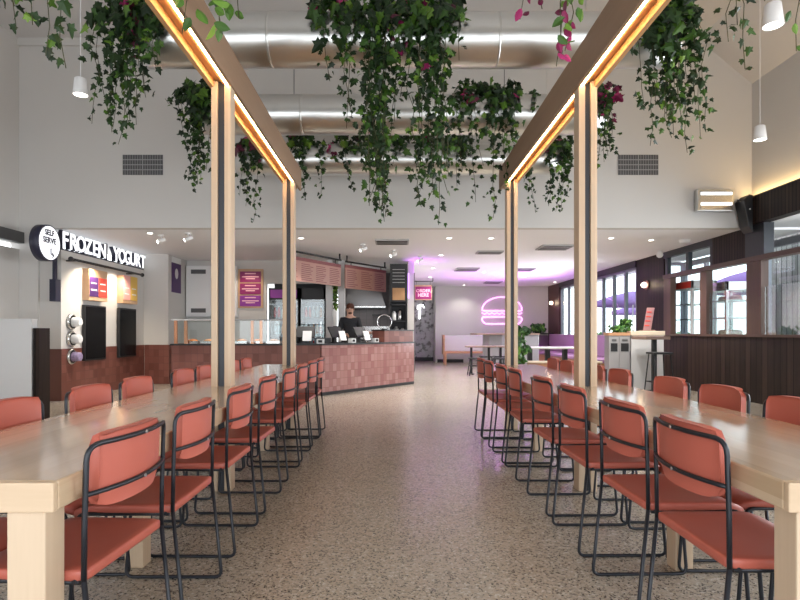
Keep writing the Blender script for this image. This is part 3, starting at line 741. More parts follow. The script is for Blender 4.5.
# ------------------------------------------------------------------ ceiling fittings under the low ceiling
def on_ceiling(x, y, z=ZL): return px(x, y, (z - HC)*FPX/(VY - y))
dl = None
for k, (x, y) in enumerate(((301,238),(449,238),(491,238),(611,238),(441,255),(433,268),(484,272),(524,277),(555,282),(464,285),(430,277),(579,262),(651,240),(150,233))):
    p = on_ceiling(x, y)
    lab = 'recessed round downlight in the low ceiling, ' + ['above the first menu board','between the diffuser and the lit beam post','closer to the second lit post than its neighbour','beyond the timber side post in the same row','above the back room corridor, second row','over the hanging order sign','over the neon burger','beside the second timber side post, far row','near the far window head','just before the back wall','over the mosaic corridor','between the two timber side posts','above the counter with the plants','above the yogurt letters'][k]
    if dl is None:
        dl = thing('downlight', lab, 'downlight', p, 'recessed downlights')
        obj('trim_ring', MB().lathe([(.075,-.006),(.075,.0)], p, 20), M['white'], dl)
        obj('lens', MB().lathe([(.042,-.009),(.042,-.005)], p, 20), M['lamp_on'], dl)
    else: dup(dl, None, p, None, lab)
    lamp('downlight_beam', 'SPOT', (p.x, p.y, ZL - .03), 40 if p.y > 17 else 175, (1,.94,.88), (0,0,0), .05, spot=2.2)
sp = None
for k, (x, y) in enumerate(((363,247),(393,253),(420,259),(161,238),(188,236))):
    p = on_ceiling(x, y - 3)
    lab = ['white ceiling spotlight above the first end of the second menu board','white ceiling spotlight above the tall black sign tower','white ceiling spotlight nearest the purple glow','white ceiling spotlight over the wall end by the yogurt letters','white ceiling spotlight above the dark poster'][k]
    if sp is None:
        sp = thing('spotlight', lab, 'spotlight', p, 'white ceiling spotlights')
        obj('base', MB().lathe([(.05,-.03),(.05,0)], p, 16), M['white'], sp)
        obj('lamp_head', MB().tube([p + Vector((.07,.02,-.07)), p + Vector((-.05,-.03,-.13))], .034, 12), M['white'], sp)
        obj('lens', MB().tube([p + Vector((-.05,-.03,-.13)), p + Vector((-.055,-.032,-.133))], .028, 12), M['lamp_on'], sp)
        obj('arm', MB().tube([p + Vector((0,0,-.02)), p + Vector((0,0,-.09))], .012, 8), M['white'], sp)
    else: dup(sp, None, p, None, lab)
vt = [((375,409,239,243.5),'long grey air diffuser in the low ceiling above the kitchen'),((457,480,267.5,270.5),'dark slot diffuser in the low ceiling over the back tables'),((478,504,250.5,253),'pale slot diffuser in the ceiling beside the lit post'),((543,575,244.5,249),'dark square diffuser hanging low between the timber side posts'),((516,536,268,270.5),'narrow slot diffuser beyond the second timber side post'),((487,503,281,283),'narrow slot diffuser right before the neon burger')]
for (x0, x1, y0, y1), lab in vt:
    a = on_ceiling(x0, y0); b = on_ceiling(x1, y1); x0_, x1_ = a.x, (x1 - VX)/FPX*a.y
    t = thing('air_diffuser', lab, 'air vent', ((x0_+x1_)/2, (a.y+b.y)/2, ZL), 'slot diffusers in the low ceiling')
    ya, yb_ = sorted((a.y, b.y))
    obj('frame', MB().box(x0_, x1_, ya, yb_, ZL - .03, ZL), M['grille_bar'], t)
    g = MB()
    for q in range(3):
        y = ya + (yb_-ya)*(q+.25)/3; g.box(x0_ + .03, x1_ - .03, y, y + (yb_-ya)/6, ZL - .034, ZL - .029)
    obj('slots', g, M['black'], t)

# ------------------------------------------------------------------ yogurt bar
def pw(x, y, X=PX):      # point on a wall of constant X
    Y = X*FPX/(x - VX); return Vector((X, Y, HC + (VY - y)/FPX*Y))
t = thing('letter_sign', 'white illuminated FROZEN YOGURT letters along the top of the partition', 'sign', (PX + .02, 10.7, 2.5))
RT, UP = (0,1,0), (0,0,1)
def letters(word, ya, yb_):
    n = len(word); 
    for k, ch in enumerate(word):
        y = ya + (yb_-ya)*(k+.5)/n
        text_mesh('letter', ch, .38, (PX + .03, y, 2.655), RT, UP, M['sign_white'], t, .006, off=.006)
        text_mesh('letter_side', ch, .38, (PX - .015, y, 2.655), RT, UP, M['navy'], t, .04, off=.005, label='dark letter side')
letters('FROZEN', 9.2, 10.62); letters('YOGURT', 10.92, 12.32)
obj('rail', MB().box(PX - .06, PX, 9.2, 12.3, 2.50, 2.525), M['navy'], t)
for y in (9.3, 10.75): obj('stay', MB().box(PX - .07, PX - .03, y, y + .06, 2.5, 2.84), M['navy'], t)
c = Vector((PX + .1, 8.78, 2.535))
t = thing('round_sign', 'round white SELF SERVE sign with arrow projecting on a dark bracket', 'sign', (c.x, c.y, 1.6))
obj('sign_box', MB().lathe([(.285,-.14),(.285,0)], c, 36, 'x'), M['navy'], t)
obj('sign_face', MB().lathe([(.262,0),(.262,.006)], c, 36, 'x'), M['sign_white'], t)
text_mesh('lettering', 'SELF', .125, c + Vector((.008,-.01,.155)), RT, UP, M['navy'], t, .002, off=.004)
text_mesh('lettering', 'SERVE', .125, c + Vector((.008,-.01,.035)), RT, UP, M['navy'], t, .002, off=.004)
obj('arrow', MB().tube([c + Vector((.01,.02,-.08)), c + Vector((.01,.02,-.17)), c + Vector((.01,.09,-.19))], .009, 6).tube([c + Vector((.01,.055,-.15)), c + Vector((.01,.095,-.19)), c + Vector((.01,.055,-.22))], .008, 6), M['navy'], t)
obj('bracket', MB().box(PX - .10, PX + .0, 9.1, 9.24, 1.64, 2.0).box(PX - .07, PX - .03, 9.13, 9.2, 1.9, 2.5).box(PX - .07, PX - .03, 8.85, 9.2, 2.45, 2.52), M['navy'], t)
t = thing('light_rail', 'black rail with ball ends above the flavour boards', 'rail', (PX + .2, 10.8, 2.38))
ra, rb = Vector((PX + .22, 9.15, 2.335)), Vector((PX + .22, 11.75, 2.335))
obj('rail_tube', MB().tube([ra, rb], .022, 8).ball(ra, .04).ball(rb, .04), M['black'], t)
for y in (9.4, 11.5): obj('wall_arm', MB().tube([(PX, y, 2.335), (PX + .22, y, 2.335)], .012, 6), M['black'], t)
for y in (9.9, 10.9): lamp('rail_light', 'SPOT', (PX + .30, y, 2.30), 48, (1,.84,.64), (0, .35, 0), .05, spot=2.4)
for k, (x0, x1, lab, ms) in enumerate(((89, 107.5, 'pale board with purple and red flavour posters above the first black screen', ('purple','red')), (123, 137.5, 'pale board with pink and yellow flavour posters above the second black screen', ('pinkp','yellow')))):
    X = PX + .12; a = pw(x0, 300 + 3*k, X); b = pw(x1, 268 + 5*k, X); z0, z1 = a.z, a.z + .56
    t = thing('flavour_board', lab, 'board', (X, (a.y+b.y)/2, z0), 'flavour boards under the black rail')
    obj('board', MB().box(PX, X, a.y, b.y, z0, z1), M['ply'], t)
    mid = (a.y + b.y)/2
    for q, m in enumerate(ms):
        ya, yb_ = (a.y + .02, mid - .01) if q == 0 else (mid + .01, b.y - .02)
        po = obj('poster', MB().box(X, X + .006, ya, yb_, z0 + .07, z1 - .14*(1 - k)), M[m], t, m.replace('pinkp', 'pink') + ' poster')
        g = MB()
        for z in (.30, .18): g.box(X + .006, X + .008, ya + .04, yb_ - .06, z0 + z, z0 + z + .02)
        obj('print_lines', g, M['paper'], po)
for k, (x0, x1, lab) in enumerate(((81, 102.5, 'black glossy screen panel nearest the cup dispensers'), (116, 133, 'black glossy screen panel farther along the yogurt wall'))):
    a = pw(x0, 362, PX); b = pw(x1, 304, PX)
    t = thing('screen_panel', lab, 'screen', (PX, (a.y+b.y)/2, .63), 'black screens on the yogurt wall')
    obj('casing', MB().box(PX + .014, PX + .07, a.y, b.y, .63, 1.62), M['black'], t, bevel=.006)
    obj('screen', MB().box(PX + .07, PX + .075, a.y + .03, b.y - .03, .66, 1.59), M['screen'], t)
for k, (z, lab) in enumerate(((1.31, 'round wall cup dispenser with white cups, topmost of three'), (1.02, 'round wall cup dispenser with white cups, middle one of three'), (.72, 'round wall cup dispenser with purple patterned cup, lowest of three'))):
    y = 9.52
    t = thing('cup_dispenser', lab, 'cup dispenser', (PX, y, z - .13), 'cup dispensers on the yogurt wall')
    obj('ring', MB().lathe([(.135,0),(.135,.03),(.115,.05),(.11,.05),(.11,.01)], (PX, y, z), 28, 'x'), M['stainless'], t)
    obj('well', MB().lathe([(.11,.0),(.11,.045)], (PX, y, z), 28, 'x'), M['black'], t)
    obj('cup', MB().lathe([(.078,.04),(.082,.05),(.072,.17),(.066,.175)], (PX, y, z), 20, 'x'), M['paper'] if k < 2 else plain('patterned_cup', (.35,.28,.45), .6, noise=.7, nscale=30), t)
# half height white partition with dark timber end
o = obj('low_partition', MB().box(-8, -4.66, 7.2, 7.32, 0, 1.31), M['offwhite']); tag(o, 'pale grey half height partition panel before the yogurt wall', 'partition')
o = obj('timber_end_post', MB().box(-4.64, -4.56, 7.2, 7.42, 0, 1.19), M['dark_timber_x']); tag(o, 'dark timber end post against the pale grey partition', 'post')
# poster on the side of the nib
X = -4.96
a = pw(171.5, 292, X); b = pw(180.5, 265, X)
t = thing('wall_poster', 'narrow dark poster on the white wall end before the vented doors', 'poster', (X, (a.y+b.y)/2, a.z))
obj('sheet', MB().box(X, X + .012, a.y, b.y, a.z, b.z), M['purple'], t)
obj('header', MB().box(X, X + .012, a.y + .02, b.y, b.z + .01, b.z + .13), M['white'], t, 'white header card')
obj('picture', MB().ball((X + .012, (a.y+b.y)/2, (a.z+b.z)/2 + .1), .10, 10, (.05, 1, 1.2)), M['offwhite'], t)
# vented cupboard doors
t = thing('vented_cupboard', 'tall white cupboard with two vented doors behind the servery glass', 'cupboard', (-4.3, 13.35, 1.4))
obj('carcass', MB().box(-4.94, -3.72, 13.30, 13.4, 1.50, 2.72), M['offwhite'], t)
for x0, x1 in ((-4.93, -4.34), (-4.32, -3.73)):
    d = obj('door', MB().box(x0, x1, 13.27, 13.30, 1.52, 2.70), M['white'], t, bevel=.003)
    for z in (1.60, 2.52): obj('vent_slot', MB().box(x0 + .12, x1 - .12, 13.262, 13.27, z, z + .10), M['grille'], d)
o = obj('wall_ledge', MB().box(-4.94, -3.72, 13.1, 13.4, 1.40, 1.44), M['grille_bar']); tag(o, 'grey ledge under the vented white cupboard', 'shelf')
# pink framed price board
a = px(238, 308, 13.36); b = px(263, 269, 13.36)
t = thing('price_board', 'wood framed board with three magenta panels on the beige wall', 'board', ((a.x+b.x)/2, 13.36, a.z))
obj('frame', MB().box(a.x, b.x, 13.36, 13.40, a.z, b.z), M['ply'], t)
h = (b.z - a.z - .10)/3
for k in range(3):
    z0 = a.z + .04 + k*(h + .01)
    pn = obj('panel', MB().box(a.x + .05, b.x - .05, 13.345, 13.36, z0, z0 + h - .02), M['violet' if k == 0 else 'magenta'], t)
    g = MB()
    for q, wd in ((.70, .26), (.42, .40), (.26, .22)): g.box((a.x+b.x)/2 - wd/2, (a.x+b.x)/2 + wd/2, 13.342, 13.345, z0 + h*q, z0 + h*q + .025)
    obj('print_lines', g, M['print_pink'], pn)
lamp('price_board_spot', 'SPOT', ((a.x+b.x)/2, 12.7, 2.8), 25, (1,.8,.6), (.55, 0, 0), .05, spot=1.3)

# ------------------------------------------------------------------ servery counter and the angled order counter
U = Vector((.601,.799,0)); N = Vector((.799,-.601,0)); K0 = Vector((-1.29,10.0,0))
t = thing('servery_counter', 'dark red tiled servery counter running behind the oak posts', 'counter', (-2.7, 10.3, 0))
obj('body', MB().prism([(-3.98,10.02,0),(-1.32,10.02,0),(-1.70,10.6,0),(-3.98,10.6,0)], (0,0,.90)), M['tile_red_x'], t)
obj('worktop', MB().prism([(-4.0,9.99,.90),(-1.33,9.99,.90),(-1.72,10.62,.90),(-4.0,10.62,.90)], (0,0,.03)), M['black'], t)
t = thing('order_counter', 'pink tiled order counter set at an angle with black top', 'counter', K0 + U*1.4)
A, B = K0, K0 + U*2.878
obj('body', MB().prism([A, B, B - N*.6, A - N*.6 + U*.22], (0,0,.90)), M['tile_pink'], t)
obj('worktop', MB().prism([A + N*.02 + Vector((0,0,.90)), B + N*.02 + U*.02 + Vector((0,0,.90)), B - N*.62 + U*.02 + Vector((0,0,.90)), A - N*.62 + U*.24 + Vector((0,0,.90))], (0,0,.03)), M['black'], t)
obj('kickboard', MB().obox(A + N*.003, U*2.878, N*-.02, (0,0,.06)), M['black'], t)
t = thing('raised_counter', 'brown tiled raised shelf block on the end of the pink order counter', 'counter block', K0 + U*2.3 + Vector((0,0,.93)))
obj('body', MB().obox(K0 + U*1.85 - N*.02 + Vector((0,0,.93)), U*1.02, N*-.32, (0,0,.235)), M['tile_red_x'], t)
obj('top', MB().obox(K0 + U*1.83 + Vector((0,0,1.165)), U*1.06, N*-.36, (0,0,.025)), M['black'], t)
# sneeze guard over the servery
t = thing('sneeze_guard', 'glass sneeze guard with copper lit legs on the servery counter', 'food guard', (-2.9, 10.2, .93))
obj('shelf', MB().box(-4.0, -2.02, 10.06, 10.46, 1.345, 1.37), M['grille_bar'], t)
cop = plain('copper_leg', (.62,.30,.17), .3, .6)
for x in (-3.96, -3.78, -2.58, -2.42): obj('leg', MB().box(x, x + .05, 10.08, 10.13, .93, 1.345), cop, t)
obj('glass_panel', MB().box(-3.9, -2.06, 10.075, 10.081, .95, 1.345), M['glass'], t)
lamp('guard_light', 'AREA', (-3.0, 10.28, 1.335), 6, (1,.62,.32), (0,0,0), 1.7, .06)
for k in range(6):
    x = -3.7 + k*.3; o = None
    t = thing('food_tray', '%s steel food tray from the wall side under the sneeze guard' % ORD[k], 'tray', (x, 10.3, .93), 'food trays under the sneeze guard')
    obj('pan', MB().box(x - .12, x + .12, 10.18, 10.44, .93, .975), M['stainless'], t)
    obj('food', MB().ball((x, 10.31, .975), .10, 10, (1, 1, .35)), M['cardboard'] if k % 2 else M['bottle_amber'], t)

# tills on the counter
def till(p, d, lab):
    """p on the counter top, d unit vector towards the customer"""
    s = Vector((-d.y, d.x, 0)); p = Vector(p)
    t = thing('till', lab, 'till', p, 'tills on the order counter')
    obj('stand', MB().obox(p - s*.10 - d*.12, s*.20, d*.24, (0,0,.02)).obox(p - s*.03 - d*.03, s*.06, d*.06, (0,0,.14)), M['black'], t)
    tilt = (d*-.12 + Vector((0,0,.20)))
    obj('display', MB().obox(p - s*.17 + d*.10 + Vector((0,0,.10)), s*.34, tilt, (d*.2 + Vector((0,0,.12))).normalized()*.03), M['black'], t, bevel=.004)
    q = p + s*.05 + d*.20
    obj('customer_screen', MB().obox(q - s*.08 + Vector((0,0,.05)), s*.16, d*-.06 + Vector((0,0,.18)), d*.02), M['paper'], t, 'white customer display')
    q = p + s*.28 + d*.16
    c = obj('card_reader', MB().obox(q - s*.05, s*.13, d*.09, (0,0,.085)), M['offwhite'], t, 'pale card reader')
    obj('keypad', MB().obox(q - s*.02 + d*.09 + Vector((0,0,.02)), s*.07, d*.004, (0,0,.045)), M['black'], c)
till((-1.62, 10.3, .93), Vector((0,-1,0)), 'till at the corner where the tiled counters meet')
till(K0 + U*.70 - N*.36 + Vector((0,0,.93)), N, 'till with white customer display in front of the cook')
till(K0 + U*1.42 - N*.36 + Vector((0,0,.93)), N, 'till beside the brown raised counter block')
for k, tt in enumerate((.35, 1.02, 1.20)):
    o = obj('counter_box', MB().obox(K0 + U*tt - N*.25 + Vector((0,0,.93)), U*.16, N*-.14, (0,0,.10)), M['black'], bevel=.01)
    tag(o, ['black cash box on the order counter before the second till', 'black napkin box between the tills, nearer one', 'black napkin box between the tills, farther one'][k], 'box')
p = K0 + U*2.05 - N*.18 + Vector((0,0,1.19))
t = thing('hoop_stand', 'round black wire hoop standing on the raised counter block', 'stand', p)
obj('hoop', MB().tube([p + Vector((.15*math.cos(a), 0, .16 + .15*math.sin(a))) for a in [2*PI*k/24 for k in range(24)]], .012, 6, True), M['stainless'], t)
obj('base', MB().lathe([(.07,0),(.06,.02)], p, 16), M['black'], t)

# menu boards hung from the ceiling along the counter line
def menu_board(x0, x1, Ya, Yb, z0, z1, lab, cols):
    a = px(x0, 0, Ya); b = px(x1, 0, Yb); a.z = b.z = 0; u = (b - a); L = u.length; u.normalize(); n = Vector((u.y, -u.x, 0))
    t = thing('menu_board', lab, 'menu board', (a+b)/2 + Vector((0,0,z0)), 'salmon menu boards above the counter')
    obj('panel', MB().obox(a + Vector((0,0,z0)), u*L, n*-.03, (0,0,z1-z0)), M['menu'], t)
    obj('header', MB().obox(a + Vector((0,0,z1)), u*L, n*-.03, (0,0,.07)), M['menu_text'], t, 'dark header strip')
    g = MB(); rn = random.Random(3); w = L/cols
    for c in range(cols):
        for r in range(9):
            z = z1 - .05 - r*(z1-z0-.06)/9
            g.obox(a + u*(c*w + .05) + n*.001 + Vector((0,0,z - .012)), u*(w*rn.uniform(.5,.8)), n*.002, (0,0,.014))
    obj('print_lines', g, M['menu_text'], t)
    zb = 2.715
    obj('hanging_rail', MB().tube([a + Vector((0,0,zb)), b + Vector((0,0,zb))], .02, 6).tube([a + u*.05 + Vector((0,0,zb)), a + u*.05 + Vector((0,0,ZL))], .015, 6).tube([b - u*.05 + Vector((0,0,zb)), b - u*.05 + Vector((0,0,ZL))], .02, 6), M['black'], t)
    for e in (a + u*.2, b - u*.2): obj('hanger', MB().obox(e - n*.01 + Vector((0,0,z1 + .06)), u*.02, n*-.01, (0,0,zb - z1 - .05)), M['black'], t)
menu_board(284, 341, 10.65, 12.3, 2.14, 2.55, 'salmon menu board above the drinks fridges, nearer of the two', 4)
menu_board(345.5, 386, 12.5, 13.75, 2.12, 2.58, 'salmon menu board above the kitchen hood, farther of the two', 3)

# drinks fridges with bottles
bt = {}
def fridge(x0, x1, lab, gl, cols, rows):
    t = thing('drinks_fridge', lab, 'fridge', ((x0+x1)/2, 13.8, 0), 'black drinks fridges in the recess')
    obj('cabinet', MB().box(x0, x1, 14.2, 14.28, 0, 2.2).box(x0, x0 + .05, 13.5, 14.2, 0, 2.2).box(x1 - .05, x1, 13.5, 14.2, 0, 2.2).box(x0, x1, 13.5, 14.2, 1.92, 2.2).box(x0, x1, 13.5, 14.2, 0, .25), M['black'], t)
    obj('back_panel', MB().box(x0 + .06, x1 - .06, 14.17, 14.195, .26, 1.9), M['fridge_glow'], t)
    obj('header_panel', MB().box(x0 + .04, x1 - .04, 13.49, 13.5, 1.96, 2.16), M[gl], t)
    d = obj('door', MB().box(x0 + .02, x1 - .02, 13.47, 13.476, .25, 1.92), M['glass'], t)
    obj('handle', MB().box(x1 - .10, x1 - .08, 13.43, 13.47, .9, 1.4), M['stainless'], d)
    for k in range(rows):
        z = .28 + k*(1.62/rows)
        obj('shelf', MB().box(x0 + .05, x1 - .05, 13.55, 14.17, z - .02, z), M['grille'], t)
        for c in range(cols):
            x = x0 + .12 + c*(x1 - x0 - .24)/(cols - 1); col = ['bottle_red','bottle_pale','bottle_amber'][(k*2 + c//2) % 3]
            nm = ['red','pale','amber'][(k*2 + c//2) % 3]
            gp = 'bottles in the drinks fridges'
            lb = '%s drink bottle, %s shelf, fridge %s' % (nm, ['lowest','second lowest','second highest','highest'][k], lab.split('fridge ')[1].split(',')[0])
            if col not in bt:
                o = thing('drink_bottle', lb, 'bottle', (x, 13.65, z), gp)
                obj('body', MB().lathe([(.035,0),(.037,.01),(.037,.16),(.014,.22),(.014,.25)], (x, 13.65, z), 12), M[col], o)
                obj('cap', MB().lathe([(.016,.25),(.016,.27)], (x, 13.65, z), 10), M['paper'], o); bt[col] = o
            else: dup(bt[col], None, (x, 13.65, z), None, lb, gp)
fridge(-3.02, -2.30, 'black drinks fridge beside the beige wall, wider glowing one', 'violet', 6, 4)
fridge(-2.26, -1.66, 'black drinks fridge beside the service pillar, narrower one', 'black', 5, 4)
# vine on the service pillar
def mini_plant(name, lab, p, n, rx, ry, rz, size, fmat='plant', seed=1, stems=(), pot=None, shape=OVAL, group=None):
    rnd = random.Random(seed); t = thing(name, lab, 'plant', p, group); f = MB(); p = Vector(p)
    for k in range(n):
        q = Vector((rnd.uniform(-1,1)*rx, rnd.uniform(-1,1)*ry, rnd.uniform(0,1)*rz)); leaf(f, p + q, size*rnd.uniform(.7,1.2), rnd, shape)
    obj('foliage', f, M[fmat], t)
    s = MB()
    for k in range(3): s.tube([p + Vector((rnd.uniform(-.3,.3)*rx, 0, -.02)), p + Vector((rnd.uniform(-.6,.6)*rx, 0, rz*.8))], .006, 5)
    obj('stems', s, M['vine'], t)
    if pot:
        obj('pot', MB().lathe([(pot[0]*.8, -pot[1]), (pot[0], 0), (pot[0]*.9, -.01)], p, 20), M[pot[2]], t)
    return t
mini_plant('trailing_plant', 'green trailing plant between the two kitchen pillars', (-1.395, 13.35, 1.70), 90, .06, .05, .7, .08, 'ivy_light', 4)
o = obj('black_wall_box', MB().box(-1.46, -1.33, 13.4, 13.55, 1.05, 1.28), M['black']); tag(o, 'black box between the kitchen pillars under the trailing plant', 'box')

# kitchen
t = thing('range_hood', 'stainless steel range hood behind the cook', 'range hood', (-.8, 15.7, 1.82))
obj('canopy', MB().prism([(-1.35,15.2,1.82),(-.25,15.2,1.82),(-.25,15.2,1.90),(-.42,15.2,2.45),(-1.18,15.2,2.45),(-1.35,15.2,1.90)], (0,.98,0)), M['stainless_dark'], t)
obj('lip', MB().box(-1.37, -.23, 15.17, 15.2, 1.80, 1.84), M['stainless'], t)
obj('flue', MB().box(-1.0, -.6, 15.5, 16.1, 2.45, ZL), M['stainless'], t)
t = thing('cooking_range', 'stainless cooking bench under the range hood', 'stove', (-.8, 15.7, 0))
obj('body', MB().box(-1.4, -.1, 15.3, 16.15, 0, .9), M['stainless'], t)
obj('hotplate', MB().box(-1.35, -.2, 15.35, 16.1, .9, .94), M['black'], t)
obj('splashback', MB().box(-1.4, -.1, 16.12, 16.18, .94, 1.3), M['stainless'], t)
o = obj('wall_shelf', MB().box(-.62, -.10, 15.9, 16.2, 1.60, 1.64), M['black']); tag(o, 'black wall shelf beside the range hood', 'shelf')
lamp('hood_light', 'AREA', (-.8, 15.5, 1.79), 5, (1,.95,.9), (0,0,0), .8, .2)
lamp('kitchen_light', 'SPOT', (-.9, 14.4, ZL - .03), 110, (1,.95,.88), (0,0,0), .06, spot=2.3)

# black sign tower by the kitchen end
x0, x1, yT = -.095, .31, 13.0
t = thing('sign_tower', 'tall black shelf tower with a rows-of-text sign at the kitchen end', 'shelf tower', ((x0+x1)/2, yT + .2, 0))
obj('frame', MB().box(x0, x0 + .03, yT, yT + .4, 0, 2.72).box(x1 - .03, x1, yT, yT + .4, 0, 2.72).box(x0, x1, yT + .37, yT + .4, 0, 2.72), M['black'], t)
obj('sign_panel', MB().box(x0, x1, yT - .02, yT, 1.84, 2.72), M['black'], t)
g = MB()
for k in range(5): g.box(x0 + .06, x1 - .06, yT - .024, yT - .02, 2.28 + k*.075, 2.295 + k*.075)
obj('print_lines', g, M['grille_bar'], t)
obj('picture', MB().box(x0 + .06, x1 - .06, yT - .026, yT - .02, 1.88, 2.16), M['cardboard'], t, 'brown picture of stacked boxes')
for z in (.5, 1.0, 1.38, 1.76): obj('shelf', MB().box(x0, x1, yT, yT + .38, z, z + .03), M['black'], t)
for k, (xx, z, h, m, lab) in enumerate(((.0, 1.41, .22, 'paper', 'white jug on the upper shelf of the black tower'), (.14, 1.41, .26, 'stainless', 'steel canister on the upper shelf of the black tower'), (.05, 1.03, .24, 'grille_bar', 'grey canister on the middle shelf of the black tower'), (.2, 1.03, .2, 'paper', 'white carton on the middle shelf of the black tower'))):
    o = obj('canister', MB().lathe([(.05,0),(.055,.01),(.055,h*.8),(.03,h*.9),(.03,h)], (xx, yT + .15, z), 14), M[m]); tag(o, lab, 'canister')
lamp('violet_fill_tower', 'AREA', (.56, 13.45, 2.45), 6, (.6,.08,1), (0, -PI*.80, 0), .08, .5)  # extra unseen lamp beside the strip, added to cast violet onto the ceiling
o = obj('violet_strip', MB().box(.335, .36, 13.42, 13.48, 1.95, 2.55), plain('violet_led', (1,1,1), .5, emit=(.55,.15,1), es=2)); tag(o, 'violet light strip on the wall end beside the black tower', 'light')

# hanging order sign
SY = 17.8
a = px(414.5, 300, SY); b = px(432, 285.0, SY)
t = thing('hanging_sign', 'small wood framed magenta sign hanging from a black bar before the corridor', 'sign', ((a.x+b.x)/2, SY, a.z))
obj('frame', MB().box(a.x, b.x, SY, SY + .05, a.z, b.z), M['ply'], t)
obj('face', MB().box(a.x + .025, b.x - .025, SY - .01, SY, a.z + .03, b.z - .05), M['magenta'], t)
text_mesh('lettering', 'ORDER', .14, ((a.x+b.x)/2, SY - .014, (a.z+b.z)/2 + .05), (1,0,0), UP, M['print_pink'], t, .002, off=.002)
text_mesh('lettering', 'HERE', .15, ((a.x+b.x)/2, SY - .014, (a.z+b.z)/2 - .085), (1,0,0), UP, M['print_pink'], t, .002, off=.004)
zb = b.z + .12
obj('hanging_bar', MB().tube([(a.x - .05, SY + .02, zb), (b.x + .03, SY + .02, zb)], .014, 6).tube([(a.x - .05, SY + .02, zb), (a.x - .05, SY + .02, ZL)], .012, 6).tube([(b.x + .03, SY + .02, zb), (b.x + .03, SY + .02, ZL)], .012, 6), M['black'], t)
for xx in (a.x + .05, b.x - .06): obj('hanger', MB().box(xx, xx + .01, SY + .02, SY + .025, b.z, zb), M['black'], t)
# neon on the mosaic wall
P = lambda x, y: px(x, y, 21.95)
t = thing('neon_sign', 'small white neon hook shape on the speckled corridor wall', 'neon sign', P(420, 320))
obj('tube', MB().tube([P(417.5, 309), P(418, 305.5), P(423, 305), P(424, 308)], .02, 6).tube([P(420, 306), P(419.5, 319)], .022, 6), M['neon_white'], t)

# the cook
def figure(p, face, lab):
    t = thing('person', lab, 'person', p); p = Vector(p)
    def L(x, y, z): # x to the figure's right as seen from the front is mirrored by face
        return p + Vector((x, y, z))
    V = [(0,0,.92),(0,.0,1.10),(0,.01,1.30),(0,.0,1.44),(0,-.01,1.52),(0,-.015,1.60),(0,-.02,1.70),
         (.17,0,1.42),(.25,-.06,1.18),(.42,-.20,1.12),(.50,-.24,1.12),
         (-.17,0,1.42),(-.24,-.03,1.16),(-.12,-.24,1.08),(-.05,-.30,1.08),
         (.09,0,.86),(.10,-.01,.48),(.10,.02,.08),(.10,-.12,.04),(-.09,0,.86),(-.10,-.01,.48),(-.10,.02,.08),(-.10,-.12,.04)]
    Ed = [(0,1),(1,2),(2,3),(3,4),(4,5),(5,6),(3,7),(7,8),(8,9),(9,10),(3,11),(11,12),(12,13),(13,14),(0,15),(15,16),(16,17),(17,18),(0,19),(19,20),(20,21),(21,22)]
    Rr = [.15,.14,.15,.10,.055,.085,.075,.065,.048,.035,.03,.065,.048,.035,.03,.085,.06,.04,.035,.085,.06,.04,.035]
    me = bpy.data.meshes.new('body'); me.from_pydata([tuple(Vector(v)) for v in V], Ed, []); me.update()
    o = mesh_obj('body', me, M['skin'], t)
    sk = o.modifiers.new('skin', 'SKIN')
    for k, sv in enumerate(me.skin_vertices[0].data): sv.radius = (Rr[k], Rr[k]*.8 if k < 4 else Rr[k]); sv.use_root = (k == 0)
    ss = o.modifiers.new('sub', 'SUBSURF'); ss.levels = 1; ss.render_levels = 2
    # fingers
    f = MB()
    for (hx, hy, hz, d) in ((.50,-.24,1.12,Vector((.9,-.35,-.1))), (-.05,-.30,1.08,Vector((.6,-.6,-.2)))):
        for q in range(5):
            s = Vector((0,0,1))*(.028 - .014*q) + Vector((.2,.3,0))*(.008*q); ln = (.05,.075,.08,.075,.06)[q]
            b0 = L(hx, hy, hz) + s; f.tube([b0, b0 + d*ln*.55, b0 + d*ln + Vector((0,0,-.02))], [.010,.009,.007], 6)
    obj('fingers', f, M['skin'], t)
    # shirt as a skinned shell
    Vs = [V[k] for k in (0,1,2,3,7,8,9,11,12,13)]; Es = [(0,1),(1,2),(2,3),(3,4),(4,5),(5,6),(3,7),(7,8),(8,9)]
    Vs[6] = (.36,-.155,1.135); Vs[9] = (-.15,-.19,1.095); Rs = [.175,.165,.175,.12,.085,.066,.055,.085,.066,.055]
    me = bpy.data.meshes.new('shirt'); me.from_pydata(Vs, Es, []); me.update(); o = mesh_obj('shirt', me, M['shirt'], t, 'black long sleeved shirt')
    o.modifiers.new('skin', 'SKIN')
    for k, sv in enumerate(me.skin_vertices[0].data): sv.radius = (Rs[k], Rs[k]*.82 if k < 4 else Rs[k]); sv.use_root = (k == 0)
    ss = o.modifiers.new('sub', 'SUBSURF'); ss.levels = 1; ss.render_levels = 2
    obj('trousers', MB().tube([L(.09,0,.96), L(.10,0,.48), L(.10,.02,.06)], [.115,.085,.065], 12).tube([L(-.09,0,.96), L(-.10,0,.48), L(-.10,.02,.06)], [.115,.085,.065], 12), M['shirt'], t, 'dark trousers')
    obj('hair', MB().ball(L(0,.045,1.725), .105, 16, (.92,1.0,.78)), M['hair'], t, 'auburn hair')
    obj('beard', MB().ball(L(.005,-.06,1.57), .05, 12, (1,.75,.7)), M['hair'], t, 'auburn beard')
    obj('nose', MB().ball(L(.005,-.112,1.645), .018, 8, (.8,1,1.2)), M['skin'], t)
    obj('eye', MB().ball(L(.035,-.098,1.67), .011, 8), M['black'], t); obj('eye', MB().ball(L(-.028,-.098,1.67), .011, 8), M['black'], t)
    for s in (-1, 1): obj('ear', MB().ball(L(s*.088,-.01,1.645), .028, 8, (.4,.8,1.2)), M['skin'], t)
figure((-1.0, 12.75, 0), 0, 'cook with auburn hair and beard in a black shirt working behind the counter')

